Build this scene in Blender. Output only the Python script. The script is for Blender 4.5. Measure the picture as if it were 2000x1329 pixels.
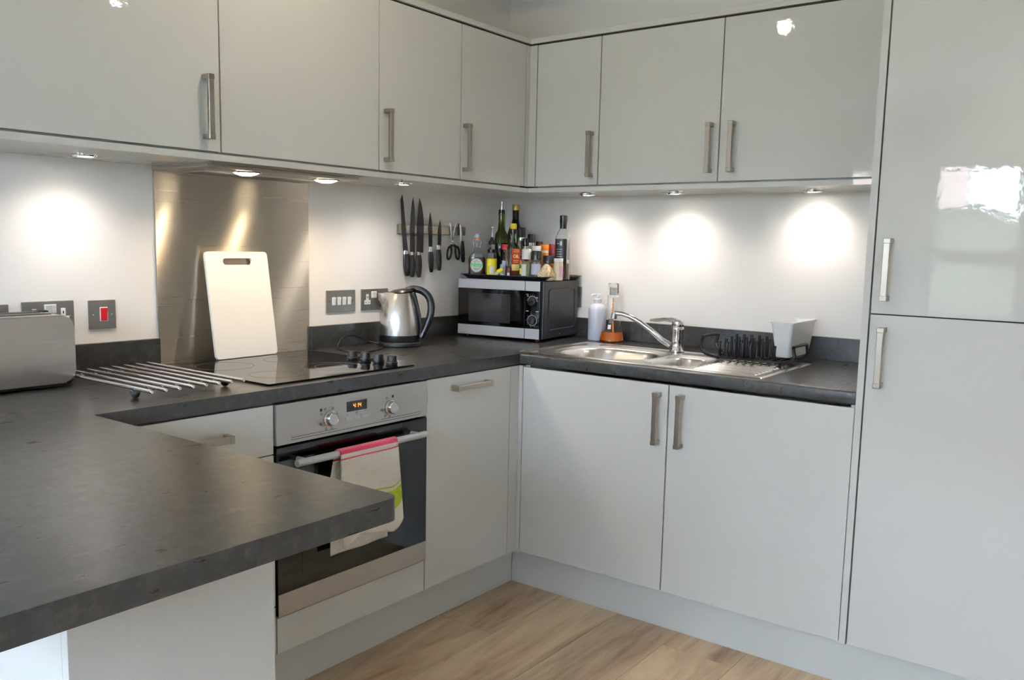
import bpy, bmesh, math, random
from mathutils import Vector, Matrix
random.seed(7)
for o in list(bpy.data.objects): bpy.data.objects.remove(o)
SC = bpy.context.scene; COL = SC.collection
R = math.radians
# ------------------------------------------------------------------ camera
cd = bpy.data.cameras.new('camera'); cam = bpy.data.objects.new('camera', cd); COL.objects.link(cam)
YAW, PITCH, ROLL, FPX, PX, PY = 0.64652, -0.125724, 0.021393, 1696.0, 1003.55, 694.03
fw = Vector((-math.sin(YAW)*math.cos(PITCH), math.cos(YAW)*math.cos(PITCH), math.sin(PITCH)))
rt = Vector((math.cos(YAW), math.sin(YAW), 0)); up = rt.cross(fw)
r2 = rt*math.cos(ROLL)+up*math.sin(ROLL); u2 = -rt*math.sin(ROLL)+up*math.cos(ROLL)
m = Matrix((r2, u2, -fw)).transposed().to_4x4(); m.translation = (2.49582, -3.15055, 1.3059)
cam.matrix_world = m
cd.sensor_fit = 'HORIZONTAL'; cd.sensor_width = 36.0; cd.lens = 36.0*FPX/2000
cd.shift_x = -(PX-1000)/2000; cd.shift_y = (PY-664.5)/2000
cd.clip_start = 0.02; cd.clip_end = 200
SC.camera = cam
# ------------------------------------------------------------------ world, light, exposure
W = bpy.data.worlds.new('overcast'); SC.world = W; W.use_nodes = True
wn = W.node_tree.nodes; wl = W.node_tree.links
bg = wn['Background']; bg.inputs['Strength'].default_value = 46.0
tc = wn.new('ShaderNodeTexCoord'); sep = wn.new('ShaderNodeSeparateXYZ'); rp = wn.new('ShaderNodeValToRGB')
wl.new(tc.outputs['Generated'], sep.inputs[0]); wl.new(sep.outputs['Z'], rp.inputs[0]); wl.new(rp.outputs[0], bg.inputs[0])
rp.color_ramp.elements[0].position = 0.0; rp.color_ramp.elements[0].color = (.62, .77, .98, 1)
rp.color_ramp.elements[1].position = 0.6; rp.color_ramp.elements[1].color = (.55, .74, 1.0, 1)
SC.view_settings.view_transform = 'Standard'; SC.view_settings.look = 'None'
SC.view_settings.gamma = 1.0; SC.view_settings.use_curve_mapping = False
SC.view_settings.exposure = 0.55
WARM = (1.0, .83, .62); WARM2 = (1.0, .76, .50); COOLW = (1.0, .90, .83)
SPOT_W, HOOD_W, CEIL_W = 4.1, 4.2, 8.4

ROTS = 0.25
# ------------------------------------------------------------------ materials
MATS = {}
def nt(name):
    mt = bpy.data.materials.new(name); mt.use_nodes = True
    return mt, mt.node_tree.nodes, mt.node_tree.links, mt.node_tree.nodes['Principled BSDF']
def srgb(r, g, b):
    f = lambda c: (c/255/12.92) if c/255 <= .04045 else ((c/255+.055)/1.055)**2.4
    return (f(r), f(g), f(b), 1)
def setp(b, **k):
    for n, v in k.items():
        b.inputs[n.replace('_', ' ')].default_value = v
def plain(name, col, rough=.5, metal=0., bump=0, bscale=200, **k):
    mt, N, L, b = nt(name); setp(b, Base_Color=col, Roughness=rough, Metallic=metal, **k)
    if bump:
        t = N.new('ShaderNodeTexCoord'); n = N.new('ShaderNodeTexNoise'); n.inputs['Scale'].default_value = bscale
        n.inputs['Detail'].default_value = 2
        bp = N.new('ShaderNodeBump'); bp.inputs['Strength'].default_value = bump; bp.inputs['Distance'].default_value = .002
        L.new(t.outputs['Object'], n.inputs['Vector']); L.new(n.outputs['Fac'], bp.inputs['Height']); L.new(bp.outputs[0], b.inputs['Normal'])
    MATS[name] = mt; return mt
def emit(name, col, s):
    mt, N, L, b = nt(name); setp(b, Base_Color=(0, 0, 0, 1), Emission_Color=col, Emission_Strength=s); MATS[name] = mt; return mt
def glass(name, col, rough=0.0, ior=1.45):
    return plain(name, col, rough, Transmission_Weight=1.0, IOR=ior)
def mapped(N, L, scale, coord='Object'):
    t = N.new('ShaderNodeTexCoord'); mp = N.new('ShaderNodeMapping'); mp.inputs['Scale'].default_value = scale
    L.new(t.outputs[coord], mp.inputs[0]); return mp
def ramp(N, L, src, stops):
    r = N.new('ShaderNodeValToRGB'); e = r.color_ramp.elements
    while len(e) < len(stops): e.new(.5)
    for k, (p, c) in zip(e, stops): k.position = p; k.color = c
    L.new(src, r.inputs[0]); return r
def noise(N, L, vec, scale=5, detail=4, rough=.55):
    n = N.new('ShaderNodeTexNoise'); n.inputs['Scale'].default_value = scale; n.inputs['Detail'].default_value = detail
    n.inputs['Roughness'].default_value = rough; L.new(vec, n.inputs['Vector']); return n

plain('gloss_grey', srgb(208, 207, 201), .025, bump=.05, bscale=46)
plain('carcass', srgb(212, 211, 204), .35)
plain('plinth_grey', srgb(216, 216, 210), .25)
plain('wall_paint', srgb(240, 236, 230), .75, bump=.03, bscale=300)
plain('ceiling_paint', srgb(240, 238, 232), .85)
plain('white_paint', srgb(238, 240, 242), .45)
plain('gap_dark', srgb(40, 38, 36), .6)
plain('brushed_handle', srgb(172, 164, 152), .32, 1.0, bump=.05, bscale=500)
plain('chrome', srgb(225, 225, 228), .06, 1.0)
plain('black_plastic', srgb(20, 20, 21), .32)
plain('wire_black', srgb(13, 13, 14), .4, Specular_IOR_Level=.35)
plain('soft_black', srgb(24, 25, 27), .5)
plain('knife_black', srgb(34, 31, 31), .38)
plain('knob_metal', srgb(205, 205, 205), .24, 1.0)
plain('white_plastic', srgb(238, 238, 236), .3)
plain('board_plastic', srgb(240, 237, 231), .42, Subsurface_Weight=.0)
plain('black_glass', srgb(9, 9, 10), .04)
plain('oven_pane', srgb(22, 27, 25), .05)
plain('hob_glass', srgb(12, 11, 11), .035)
plain('hob_print', srgb(105, 100, 94), .3)
plain('print_dark', srgb(28, 28, 28), .5)
plain('print_light', srgb(200, 200, 196), .5)
plain('silver_plastic', srgb(198, 199, 201), .3, .35)
plain('mw_body', srgb(27, 24, 23), .3)
plain('mw_window', srgb(46, 44, 43), .07)
plain('red_switch', srgb(205, 22, 34), .25)
plain('plate_steel', srgb(142, 141, 137), .42, .75)
plain('rubber', srgb(16, 17, 19), .45)
emit('lamp_cool', (1, .93, .84, 1), 22); emit('lamp_warm', (1, .86, .62, 1), 8); emit('ceiling_lamp', (1, .93, .84, 1), 40)
emit('clock_orange', (1, .28, .02, 1), 3.0)
glass('clear_glass', (.96, .98, .97, 1)); glass('green_glass', srgb(90, 105, 30)); glass('dark_glass', srgb(42, 44, 30))
glass('clear_plastic', (.97, .97, .97, 1), .03, 1.3); glass('window_glass', (1, 1, 1, 1), 0, 1.02)
plain('orange_soap', srgb(246, 128, 22), .12, Transmission_Weight=.5)
plain('oil_gold', srgb(150, 120, 20), .1, Transmission_Weight=.6)
plain('olive_oil', srgb(92, 92, 16), .1, Transmission_Weight=.4)
plain('brown_liquid', srgb(92, 52, 28), .12); plain('orange_cap', srgb(238, 138, 30), .35); plain('red_cap', srgb(214, 30, 34), .35)
plain('gold_cap', srgb(196, 164, 84), .3, .7); plain('yellow_label', srgb(240, 218, 20), .45); plain('yellow_cap', srgb(222, 190, 50), .35)
plain('white_label', srgb(236, 236, 230), .5); plain('green_print', srgb(40, 190, 70), .5); plain('red_label', srgb(176, 62, 38), .45)
plain('cream_text', srgb(246, 226, 140), .5); plain('black_label', srgb(30, 29, 31), .45); plain('grey_label', srgb(120, 118, 118), .5)
plain('lilac_label', srgb(202, 206, 226), .5); plain('pink_label', srgb(222, 170, 200), .5); plain('green_box', srgb(10, 120, 70), .4)
plain('red_spice', srgb(132, 22, 26), .4); plain('herb', srgb(186, 186, 140), .8); plain('cream_sauce', srgb(222, 210, 176), .5)
plain('garlic', srgb(226, 216, 188), .5); plain('dark_seed', srgb(72, 60, 52), .7); plain('orange_band', srgb(210, 110, 60), .5)
plain('lid_dark', srgb(38, 32, 32), .35); plain('tan_label', srgb(232, 196, 160), .5); plain('maroon_label', srgb(96, 44, 40), .5)
plain('soap_white', srgb(226, 228, 240), .28); plain('tray_black', srgb(30, 33, 38), .3)
plain('brick_far', srgb(206, 170, 156), .9); plain('hedge_green', srgb(84, 86, 66), .9, bump=.6, bscale=6); plain('lawn', srgb(130, 124, 112), .95)
plain('frame_grey', srgb(70, 73, 75), .5)

def mk_worktop():
    mt, N, L, b = nt('slate_laminate')
    mp = mapped(N, L, (1, 1, 1)); n1 = noise(N, L, mp.outputs[0], 42, 3, .7); n2 = noise(N, L, mp.outputs[0], 100, 2, .6)
    mx = N.new('ShaderNodeMath'); mx.operation = 'MULTIPLY_ADD'; mx.inputs[1].default_value = .25
    L.new(n2.outputs['Fac'], mx.inputs[0]); L.new(n1.outputs['Fac'], mx.inputs[2])
    r = ramp(N, L, mx.outputs[0], [(.42, srgb(36, 36, 35)), (.64, srgb(48, 48, 46)), (.86, srgb(68, 67, 64))])
    L.new(r.outputs[0], b.inputs['Base Color'])
    mp2 = mapped(N, L, (22, 5, 22)); n3 = noise(N, L, mp2.outputs[0], 2.2, 5, .6)
    rr = ramp(N, L, n3.outputs['Fac'], [(.25, (.26,)*3+(1,)), (.75, (.33,)*3+(1,))]); L.new(rr.outputs[0], b.inputs['Roughness'])
    setp(b, Specular_IOR_Level=.65)
    MATS['slate_laminate'] = mt
mk_worktop()
def mk_brushed(name, col, rough, aniso, axis='Z', scale=(4, 4, 260), strength=.05, rot=0.0):
    mt, N, L, b = nt(name); setp(b, Base_Color=col, Metallic=1.0, Roughness=rough, Anisotropic=aniso, Anisotropic_Rotation=rot)
    tg = N.new('ShaderNodeTangent'); tg.direction_type = 'RADIAL'; tg.axis = axis; L.new(tg.outputs[0], b.inputs['Tangent'])
    mp = mapped(N, L, scale); n = noise(N, L, mp.outputs[0], 1.5, 4, .6)
    rr = ramp(N, L, n.outputs['Fac'], [(.3, (rough*.85,)*3+(1,)), (.7, (rough*1.15,)*3+(1,))]); L.new(rr.outputs[0], b.inputs['Roughness'])
    bp = N.new('ShaderNodeBump'); bp.inputs['Strength'].default_value = strength; bp.inputs['Distance'].default_value = .0005
    L.new(n.outputs['Fac'], bp.inputs['Height']); L.new(bp.outputs[0], b.inputs['Normal'])
    MATS[name] = mt
mk_brushed('splash_steel', srgb(205, 196, 182), .31, 1.0, scale=(1.5, 1.5, 110), strength=.003, rot=ROTS)
mk_brushed('steel', srgb(200, 196, 190), .24, .6, strength=.008)
plain('sink_steel', srgb(210, 207, 202), .27, 1.0)
mk_brushed('oven_steel', srgb(192, 191, 188), .42, .5)
def mk_oak():
    mt, N, L, b = nt('oak_laminate')
    oi = N.new('ShaderNodeObjectInfo'); t = N.new('ShaderNodeTexCoord')
    add = N.new('ShaderNodeVectorMath'); add.operation = 'MULTIPLY_ADD'; add.inputs[1].default_value = (1, 1, 1)
    off = N.new('ShaderNodeMath'); off.operation = 'MULTIPLY'; off.inputs[1].default_value = 37.0; L.new(oi.outputs['Random'], off.inputs[0])
    cv = N.new('ShaderNodeCombineXYZ'); L.new(off.outputs[0], cv.inputs[0]); L.new(off.outputs[0], cv.inputs[1])
    L.new(t.outputs['Object'], add.inputs[0]); L.new(cv.outputs[0], add.inputs[2])
    mp = N.new('ShaderNodeMapping'); mp.inputs['Scale'].default_value = (5.5, .75, 1); L.new(add.outputs[0], mp.inputs[0])
    n1 = noise(N, L, mp.outputs[0], 1.5, 6, .62); n1.inputs['Distortion'].default_value = 1.2
    mp2 = N.new('ShaderNodeMapping'); mp2.inputs['Scale'].default_value = (120, 5, 1); L.new(add.outputs[0], mp2.inputs[0])
    n2 = noise(N, L, mp2.outputs[0], 1.0, 4, .6)
    mx = N.new('ShaderNodeMath'); mx.operation = 'MULTIPLY_ADD'; mx.inputs[1].default_value = .16
    L.new(n2.outputs['Fac'], mx.inputs[0]); L.new(n1.outputs['Fac'], mx.inputs[2])
    r = ramp(N, L, mx.outputs[0], [(.36, srgb(136, 110, 83)), (.52, srgb(180, 153, 122)), (.66, srgb(203, 177, 144)), (.84, srgb(218, 195, 163))])
    vo = N.new('ShaderNodeTexVoronoi'); vo.inputs['Scale'].default_value = 1.0
    mp3 = N.new('ShaderNodeMapping'); mp3.inputs['Scale'].default_value = (7, 3.0, 1); L.new(add.outputs[0], mp3.inputs[0]); L.new(mp3.outputs[0], vo.inputs['Vector'])
    kr = ramp(N, L, vo.outputs['Distance'], [(.03, (.62, .58, .54, 1)), (.16, (1, 1, 1, 1))])
    mm = N.new('ShaderNodeMixRGB'); mm.blend_type = 'MULTIPLY'; mm.inputs[0].default_value = .8
    L.new(r.outputs[0], mm.inputs[1]); L.new(kr.outputs[0], mm.inputs[2])
    vr = ramp(N, L, oi.outputs['Random'], [(0, (.90, .89, .88, 1)), (1, (1.06, 1.05, 1.04, 1))])
    m2 = N.new('ShaderNodeMixRGB'); m2.blend_type = 'MULTIPLY'; m2.inputs[0].default_value = 1
    L.new(mm.outputs[0], m2.inputs[1]); L.new(vr.outputs[0], m2.inputs[2]); L.new(m2.outputs[0], b.inputs['Base Color'])
    setp(b, Roughness=.42)
    bp = N.new('ShaderNodeBump'); bp.inputs['Strength'].default_value = .1; bp.inputs['Distance'].default_value = .001
    L.new(n2.outputs['Fac'], bp.inputs['Height']); L.new(bp.outputs[0], b.inputs['Normal'])
    MATS['oak_laminate'] = mt
mk_oak()
def mk_towel():
    mt, N, L, b = nt('towel_cloth')
    t = N.new('ShaderNodeTexCoord'); s = N.new('ShaderNodeSeparateXYZ'); L.new(t.outputs['UV'], s.inputs[0])
    w = srgb(232, 226, 214); red = srgb(206, 52, 84); pk = srgb(226, 104, 122); gr = srgb(176, 196, 30)
    r = ramp(N, L, s.outputs['Y'], [(0, w), (.115, w), (.118, gr), (.225, gr), (.228, w), (.246, w), (.248, gr), (.254, gr), (.257, w),
                                   (.462, w), (.465, red), (.471, red), (.474, w), (.494, w), (.497, red), (.512, red), (.515, pk), (.54, pk), (.543, red), (.558, red), (.561, w),
                                   (.581, w), (.584, red), (.59, red), (.593, w)])
    r.color_ramp.interpolation = 'CONSTANT'
    L.new(r.outputs[0], b.inputs['Base Color']); setp(b, Roughness=.95, Sheen_Weight=.2)
    mp = mapped(N, L, (1, 1, 1)); ck = N.new('ShaderNodeTexWave'); ck.inputs['Scale'].default_value = 60; ck.bands_direction = 'Z'
    ck2 = N.new('ShaderNodeTexWave'); ck2.inputs['Scale'].default_value = 60; ck2.bands_direction = 'Y'
    L.new(mp.outputs[0], ck.inputs[0]); L.new(mp.outputs[0], ck2.inputs[0])
    ad = N.new('ShaderNodeMath'); L.new(ck.outputs['Fac'], ad.inputs[0]); L.new(ck2.outputs['Fac'], ad.inputs[1])
    bp = N.new('ShaderNodeBump'); bp.inputs['Strength'].default_value = .5; bp.inputs['Distance'].default_value = .0015
    L.new(ad.outputs[0], bp.inputs['Height']); L.new(bp.outputs[0], b.inputs['Normal'])
    MATS['towel_cloth'] = mt
mk_towel()
def mk_speck(name, c1, c2, scale):
    mt, N, L, b = nt(name); mp = mapped(N, L, (1, 1, 1)); v = N.new('ShaderNodeTexVoronoi'); v.inputs['Scale'].default_value = scale
    L.new(mp.outputs[0], v.inputs['Vector']); r = ramp(N, L, v.outputs['Color'], [(.2, c1), (.8, c2)]); L.new(r.outputs[0], b.inputs['Base Color'])
    setp(b, Roughness=.6); MATS[name] = mt
mk_speck('oats', srgb(196, 160, 104), srgb(240, 220, 180), 260)
mk_speck('peppercorns', srgb(40, 34, 28), srgb(206, 198, 180), 240)
mk_speck('mixed_spice', srgb(60, 48, 40), srgb(150, 130, 110), 260)

# ------------------------------------------------------------------ mesh helpers
class MB:
    def __init__(s): s.bm = bmesh.new(); s.mats = []; s.cur = 0; s.wn = False
    def use(s, name):
        if name not in s.mats: s.mats.append(name)
        s.cur = s.mats.index(name); return s
    def _fin(s, verts, faces, M=None):
        for f in faces: f.material_index = s.cur; f.smooth = True
        if M is not None: bmesh.ops.transform(s.bm, matrix=M, verts=list(verts))
    def box(s, x0, x1, y0, y1, z0, z1, bev=0, seg=2, M=None):
        r = bmesh.ops.create_cube(s.bm, size=1.0); vs = r['verts']
        x0, x1 = sorted((x0, x1)); y0, y1 = sorted((y0, y1)); z0, z1 = sorted((z0, z1))
        for v in vs: v.co = Vector(((x0+x1)/2+v.co.x*(x1-x0), (y0+y1)/2+v.co.y*(y1-y0), (z0+z1)/2+v.co.z*(z1-z0)))
        if bev:
            s.wn = True
            es = {e for v in vs for e in v.link_edges}
            q = bmesh.ops.bevel(s.bm, geom=list(es), offset=bev, segments=seg, profile=.5, affect='EDGES', clamp_overlap=True)
            vs = set(q['verts'])|{v for v in vs if v.is_valid}
        fs = {f for v in vs for f in v.link_faces}
        s._fin(vs, fs, M); return s
    def lathe(s, prof, c=(0, 0, 0), seg=24, M=None, a0=0.0, a1=2*math.pi):
        full = abs(a1-a0-2*math.pi) < 1e-6; n = seg if full else seg+1
        rings = []; allv = []
        for r, z in prof:
            if r < 1e-6 and full: ring = [s.bm.verts.new((c[0], c[1], c[2]+z))]
            else: ring = [s.bm.verts.new((c[0]+r*math.cos(a0+(a1-a0)*k/seg), c[1]+r*math.sin(a0+(a1-a0)*k/seg), c[2]+z)) for k in range(n)]
            rings.append(ring); allv += ring
        fs = []
        for A, B in zip(rings, rings[1:]):
            for k in range(seg if full else seg):
                k2 = (k+1) % n if full else k+1
                if len(A) == 1 and len(B) == 1: continue
                if len(A) == 1: f = (A[0], B[k2], B[k])
                elif len(B) == 1: f = (A[k], A[k2], B[0])
                else: f = (A[k], A[k2], B[k2], B[k])
                try: fs.append(s.bm.faces.new(f))
                except ValueError: pass
        s._fin(allv, fs, M); return s
    def cyl(s, p0, p1, r, seg=20, r2=None, M=None, cham=0):
        p0 = Vector(p0); p1 = Vector(p1); d = p1-p0; h = d.length; q = d.to_track_quat('Z', 'Y').to_matrix().to_4x4()
        q.translation = p0; r2 = r if r2 is None else r2
        pr = [(0, 0), (r-cham, 0), (r, cham), (r2, h-cham), (r2-cham, h), (0, h)] if cham else [(0, 0), (r, 0), (r2, h), (0, h)]
        return s.lathe(pr, seg=seg, M=q if M is None else M@q)
    def tube(s, pts, r, seg=8, closed=False, M=None, rad=None, ref=None):
        pts = [Vector(p) for p in pts]; n = len(pts); rings = []; nrm = None; allv = []
        for i, p in enumerate(pts):
            if closed: t = (pts[(i+1) % n]-pts[i-1])
            else: t = (pts[min(i+1, n-1)]-pts[max(i-1, 0)])
            t.normalize()
            if nrm is None:
                nrm = Vector(ref) if ref else t.orthogonal().normalized()
            nrm = (nrm-t*nrm.dot(t));
            if nrm.length < 1e-6: nrm = t.orthogonal()
            nrm.normalize(); bn = t.cross(nrm); rr = rad[i] if rad else r
            rr = rr if isinstance(rr, tuple) else (rr, rr)
            ring = [s.bm.verts.new(p+nrm*rr[0]*math.cos(2*math.pi*k/seg)+bn*rr[1]*math.sin(2*math.pi*k/seg)) for k in range(seg)]
            rings.append(ring); allv += ring
        fs = []
        pairs = list(zip(rings, rings[1:]))+([(rings[-1], rings[0])] if closed else [])
        for A, B in pairs:
            for k in range(seg): fs.append(s.bm.faces.new((A[k], A[(k+1) % seg], B[(k+1) % seg], B[k])))
        if not closed: fs.append(s.bm.faces.new(rings[0][::-1])); fs.append(s.bm.faces.new(rings[-1]))
        s._fin(allv, fs, M); return s
    def prism(s, poly, h0, h1, M=None, bev=0):
        # poly in XY, extruded in Z from h0 to h1
        A = [s.bm.verts.new((x, y, h0)) for x, y in poly]; B = [s.bm.verts.new((x, y, h1)) for x, y in poly]; n = len(poly)
        fs = [s.bm.faces.new(A[::-1]), s.bm.faces.new(B)]+[s.bm.faces.new((A[k], A[(k+1) % n], B[(k+1) % n], B[k])) for k in range(n)]
        vs = A+B
        if bev:
            s.wn = True
            es = list({e for f in fs[:2] for e in f.edges})
            q = bmesh.ops.bevel(s.bm, geom=es, offset=bev, segments=2, profile=.5, affect='EDGES', clamp_overlap=True)
            vs = set(q['verts'])|{v for v in vs if v.is_valid}; fs = {f for v in vs for f in v.link_faces}
        s._fin(vs, fs, M); return s
    def sphere(s, c, r, M=None, seg=16, sc=(1, 1, 1)):
        q = bmesh.ops.create_uvsphere(s.bm, u_segments=seg, v_segments=max(6, seg//2), radius=r); vs = q['verts']
        for v in vs: v.co = Vector((c[0]+v.co.x*sc[0], c[1]+v.co.y*sc[1], c[2]+v.co.z*sc[2]))
        s._fin(vs, {f for v in vs for f in v.link_faces}, M); return s
    def text(s, txt, size, M, depth=.0004, align='CENTER', bold=0.0):
        cu = bpy.data.curves.new('lettering', 'FONT'); cu.body = txt; cu.size = size; cu.align_x = align; cu.align_y = 'CENTER'
        cu.extrude = depth; cu.offset = bold; cu.resolution_u = 3
        ob = bpy.data.objects.new('lettering', cu); COL.objects.link(ob); dg = bpy.context.evaluated_depsgraph_get()
        me = bpy.data.meshes.new_from_object(ob.evaluated_get(dg)); me.transform(M)
        k = len(s.bm.faces); s.bm.from_mesh(me); s.bm.faces.ensure_lookup_table()
        for f in s.bm.faces[k:]: f.material_index = s.cur
        bpy.data.objects.remove(ob); bpy.data.curves.remove(cu); bpy.data.meshes.remove(me); return s
    def grid(s, nu, nv, fn, M=None, uv=False):
        V = [[s.bm.verts.new(fn(i/nu, j/nv)) for j in range(nv+1)] for i in range(nu+1)]; fs = []
        lay = s.bm.loops.layers.uv.verify() if uv else None
        for i in range(nu):
            for j in range(nv):
                f = s.bm.faces.new((V[i][j], V[i+1][j], V[i+1][j+1], V[i][j+1])); fs.append(f)
                if uv:
                    for lp, (a, b) in zip(f.loops, ((i, j), (i+1, j), (i+1, j+1), (i, j+1))): lp[lay].uv = (a/nu, b/nv)
        s._fin([v for r in V for v in r], fs, M); return s
WM = {}
def thing(name, label, cat, loc=(0, 0, 0), rz=0.0, group=None):
    o = bpy.data.objects.new(name, None); COL.objects.link(o); o.empty_display_size = .05
    o.location = loc; o.rotation_euler = (0, 0, rz); o['label'] = label; o['category'] = cat
    if group: o['group'] = group
    WM[o.name] = Matrix.Translation(loc)@Matrix.Rotation(rz, 4, 'Z'); return o
def obj(name, mb, mat, parent=None, world=True, label=None, sharp=32, kind=None):
    me = bpy.data.meshes.new(name); bmesh.ops.recalc_face_normals(mb.bm, faces=mb.bm.faces[:]) ; mb.bm.to_mesh(me); mb.bm.free()
    for n in (mb.mats or [mat]): me.materials.append(MATS[n])
    me.set_sharp_from_angle(angle=R(sharp))
    o = bpy.data.objects.new(name, me); COL.objects.link(o)
    if mb.wn:
        w = o.modifiers.new('flat_faces', 'WEIGHTED_NORMAL'); w.mode = 'FACE_AREA'; w.weight = 100; w.keep_sharp = True
    if parent:
        if world: me.transform(WM[parent.name].inverted())
        o.parent = parent; WM[o.name] = WM[parent.name]
    else:
        xs = [v.co for v in me.vertices]; lo = [min(c[i] for c in xs) for i in range(3)]; hi = [max(c[i] for c in xs) for i in range(3)]
        b = Vector(((lo[0]+hi[0])/2, (lo[1]+hi[1])/2, lo[2])); me.transform(Matrix.Translation(-b)); o.location = b; WM[o.name] = Matrix.Translation(b)
    if label: o['label'] = label
    if kind: o['kind'] = kind
    return o
def tag(o, label, cat, group=None):
    o['label'] = label; o['category'] = cat
    if group: o['group'] = group
    return o
def struct(name, mb, mat, parent=None): return obj(name, mb, mat, parent, kind=None if parent else 'structure')
def box(*a, **k): return MB().box(*a, **k)
def rrect(x0, x1, y0, y1, r, n=5):
    pts = []
    for cx, cy, a in ((x1-r, y1-r, 0), (x0+r, y1-r, 90), (x0+r, y0+r, 180), (x1-r, y0+r, 270)):
        for k in range(n+1):
            t = R(a+90*k/n); pts.append((cx+r*math.cos(t), cy+r*math.sin(t)))
    return pts
# orientation matrices: a local XY drawing placed on a wall plane
def on_left(x, y, z): return Matrix(((0, 0, 1, x), (1, 0, 0, y), (0, 1, 0, z), (0, 0, 0, 1)))      # faces +x, drawing X -> +y
def on_right(x, y, z): return Matrix(((1, 0, 0, x), (0, 0, -1, y), (0, 1, 0, z), (0, 0, 0, 1)))    # faces -y, drawing X -> +x
def spot(name, loc, watts, color, angle, blend, radius, parent, down=(0, 0, -1)):
    l = bpy.data.lights.new(name, 'SPOT'); l.energy = watts; l.color = color; l.spot_size = R(angle); l.spot_blend = blend; l.shadow_soft_size = radius
    o = bpy.data.objects.new(name, l); COL.objects.link(o); o.parent = parent
    o.matrix_local = WM[parent.name].inverted()@(Matrix.Translation(loc)@Vector(down).to_track_quat('-Z', 'Y').to_matrix().to_4x4()); return o

# ------------------------------------------------------------------ measurements
WL, WR = -.022, .103                  # faces of left wall (x) and right wall (y)
DX, DY = .597, -.597                  # door faces of base units
UX, UY = .335, -.217                  # door faces of wall units
ZT, ZB = .91, .872                    # worktop
UB, UT = 1.5445, 2.110                # wall door bottom/top
PEL = 1.5233                          # underside of pelmet panel
CEIL = 2.41
YE, XE = -5.0, 4.3
# ------------------------------------------------------------------ setting
fl = struct('floor', box(WL-.1, XE+.1, YE-.1, WR+.1, -.10, -.012), 'gap_dark')
x = .2809-.2435*2; k = 0
while x < XE:
    y = .1-[.0, .75, .3, 1.05, .5][k % 5]; ylist = [WR]+[y-1.285*j for j in range(0, 6) if WR > y-1.285*j+.05 and y-1.285*j > YE]+[YE]
    for a, b in zip(ylist, ylist[1:]):
        x0, x1 = max(x, WL), min(x+.2435, XE)
        if x1-x0 > .02 and a-b > .02: obj('plank', box(x0+.0005, x1-.0005, b+.0005, a-.0005, -.012, 0, bev=.0008, seg=1), 'oak_laminate', fl)
    x += .2435; k += 1
struct('ceiling', box(WL-.1, XE+.1, YE-.1, WR+.1, CEIL, CEIL+.1), 'ceiling_paint')
struct('wall_left', box(WL-.1, WL, YE-.1, WR+.1, 0, CEIL), 'wall_paint')
struct('wall_right', box(WL, XE+.1, WR, WR+.1, 0, CEIL), 'wall_paint')
struct('wall_east', box(XE, XE+.1, YE-.1, WR, 0, CEIL), 'wall_paint')
wins = [(.12, .60, .80, 2.06), (.98, 3.10, .80, 2.0)]
mb = MB()
mb.box(WL, wins[0][0], YE-.25, YE, 0, CEIL); mb.box(wins[0][1], wins[1][0], YE-.25, YE, 0, CEIL); mb.box(wins[1][1], XE+.1, YE-.25, YE, 0, CEIL)
for a, b, c, d in wins: mb.box(a, b, YE-.25, YE, d, CEIL); mb.box(a, b, YE-.25, YE, 0, c)
struct('wall_back', mb, 'wall_paint')
for i, (a, b, c, d) in enumerate(wins):
    mb = MB(); f = .07; yf = (YE-.16, YE-.09)
    mb.box(a, a+f, *yf, c, d); mb.box(b-f, b, *yf, c, d); mb.box(a+f, b-f, *yf, c, c+f); mb.box(a+f, b-f, *yf, d-f, d)
    zt = 1.29 if i == 1 else 1.1
    mb.box(a+f, b-f, *yf, zt-.05, zt+.05)
    if i == 1:
        for ma in (1.59, 2.33): mb.box(ma, ma+.10, *yf, c+f, d-f)
    w = struct('window_%d' % (i+1), mb, 'frame_grey'); w['label'] = 'wide grey framed window behind the camera' if i == 1 else 'tall narrow window behind the camera'
    for px0, px1 in ([(a+f, 1.59), (1.69, 2.33), (2.43, b-f)] if i == 1 else [(a+f, b-f)]):
        for pz0, pz1 in ((c+f, zt-.05), (zt+.05, d-f)): obj('pane', box(px0, px1, YE-.128, YE-.122, pz0, pz1), 'window_glass', w)
# things beyond the window (seen only as reflections in the tall door)
struct('ground_outside', box(-30, 34, -60, YE-.25, -.6, -.5), 'lawn')
t = thing('building', 'pale brick block of flats seen through the window', 'building', (-6, -24, -.5))
obj('wall', box(-11, -1.8, -22.6, -22, -.5, 6.4), 'brick_far', t)
for xx in (-9.5, -7, -4.4):
    for zz in (.8, 3.4): obj('window', box(xx, xx+1.2, -22.02, -21.9, zz, zz+1.3), 'frame_grey', t)
mb = MB(); mb.grid(40, 8, lambda u, v: (-4+16*u, -15+.35*math.sin(u*51)+.5*math.sin(v*3.14)*math.sin(u*23), -.5+2.5*v+.18*math.sin(u*37)*v))
mb.box(-4, 12, -15.9, -15.2, -.5, 1.9); tag(obj('hedge', mb, 'hedge_green'), 'green hedge along the lawn outside the window', 'hedge')

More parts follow.
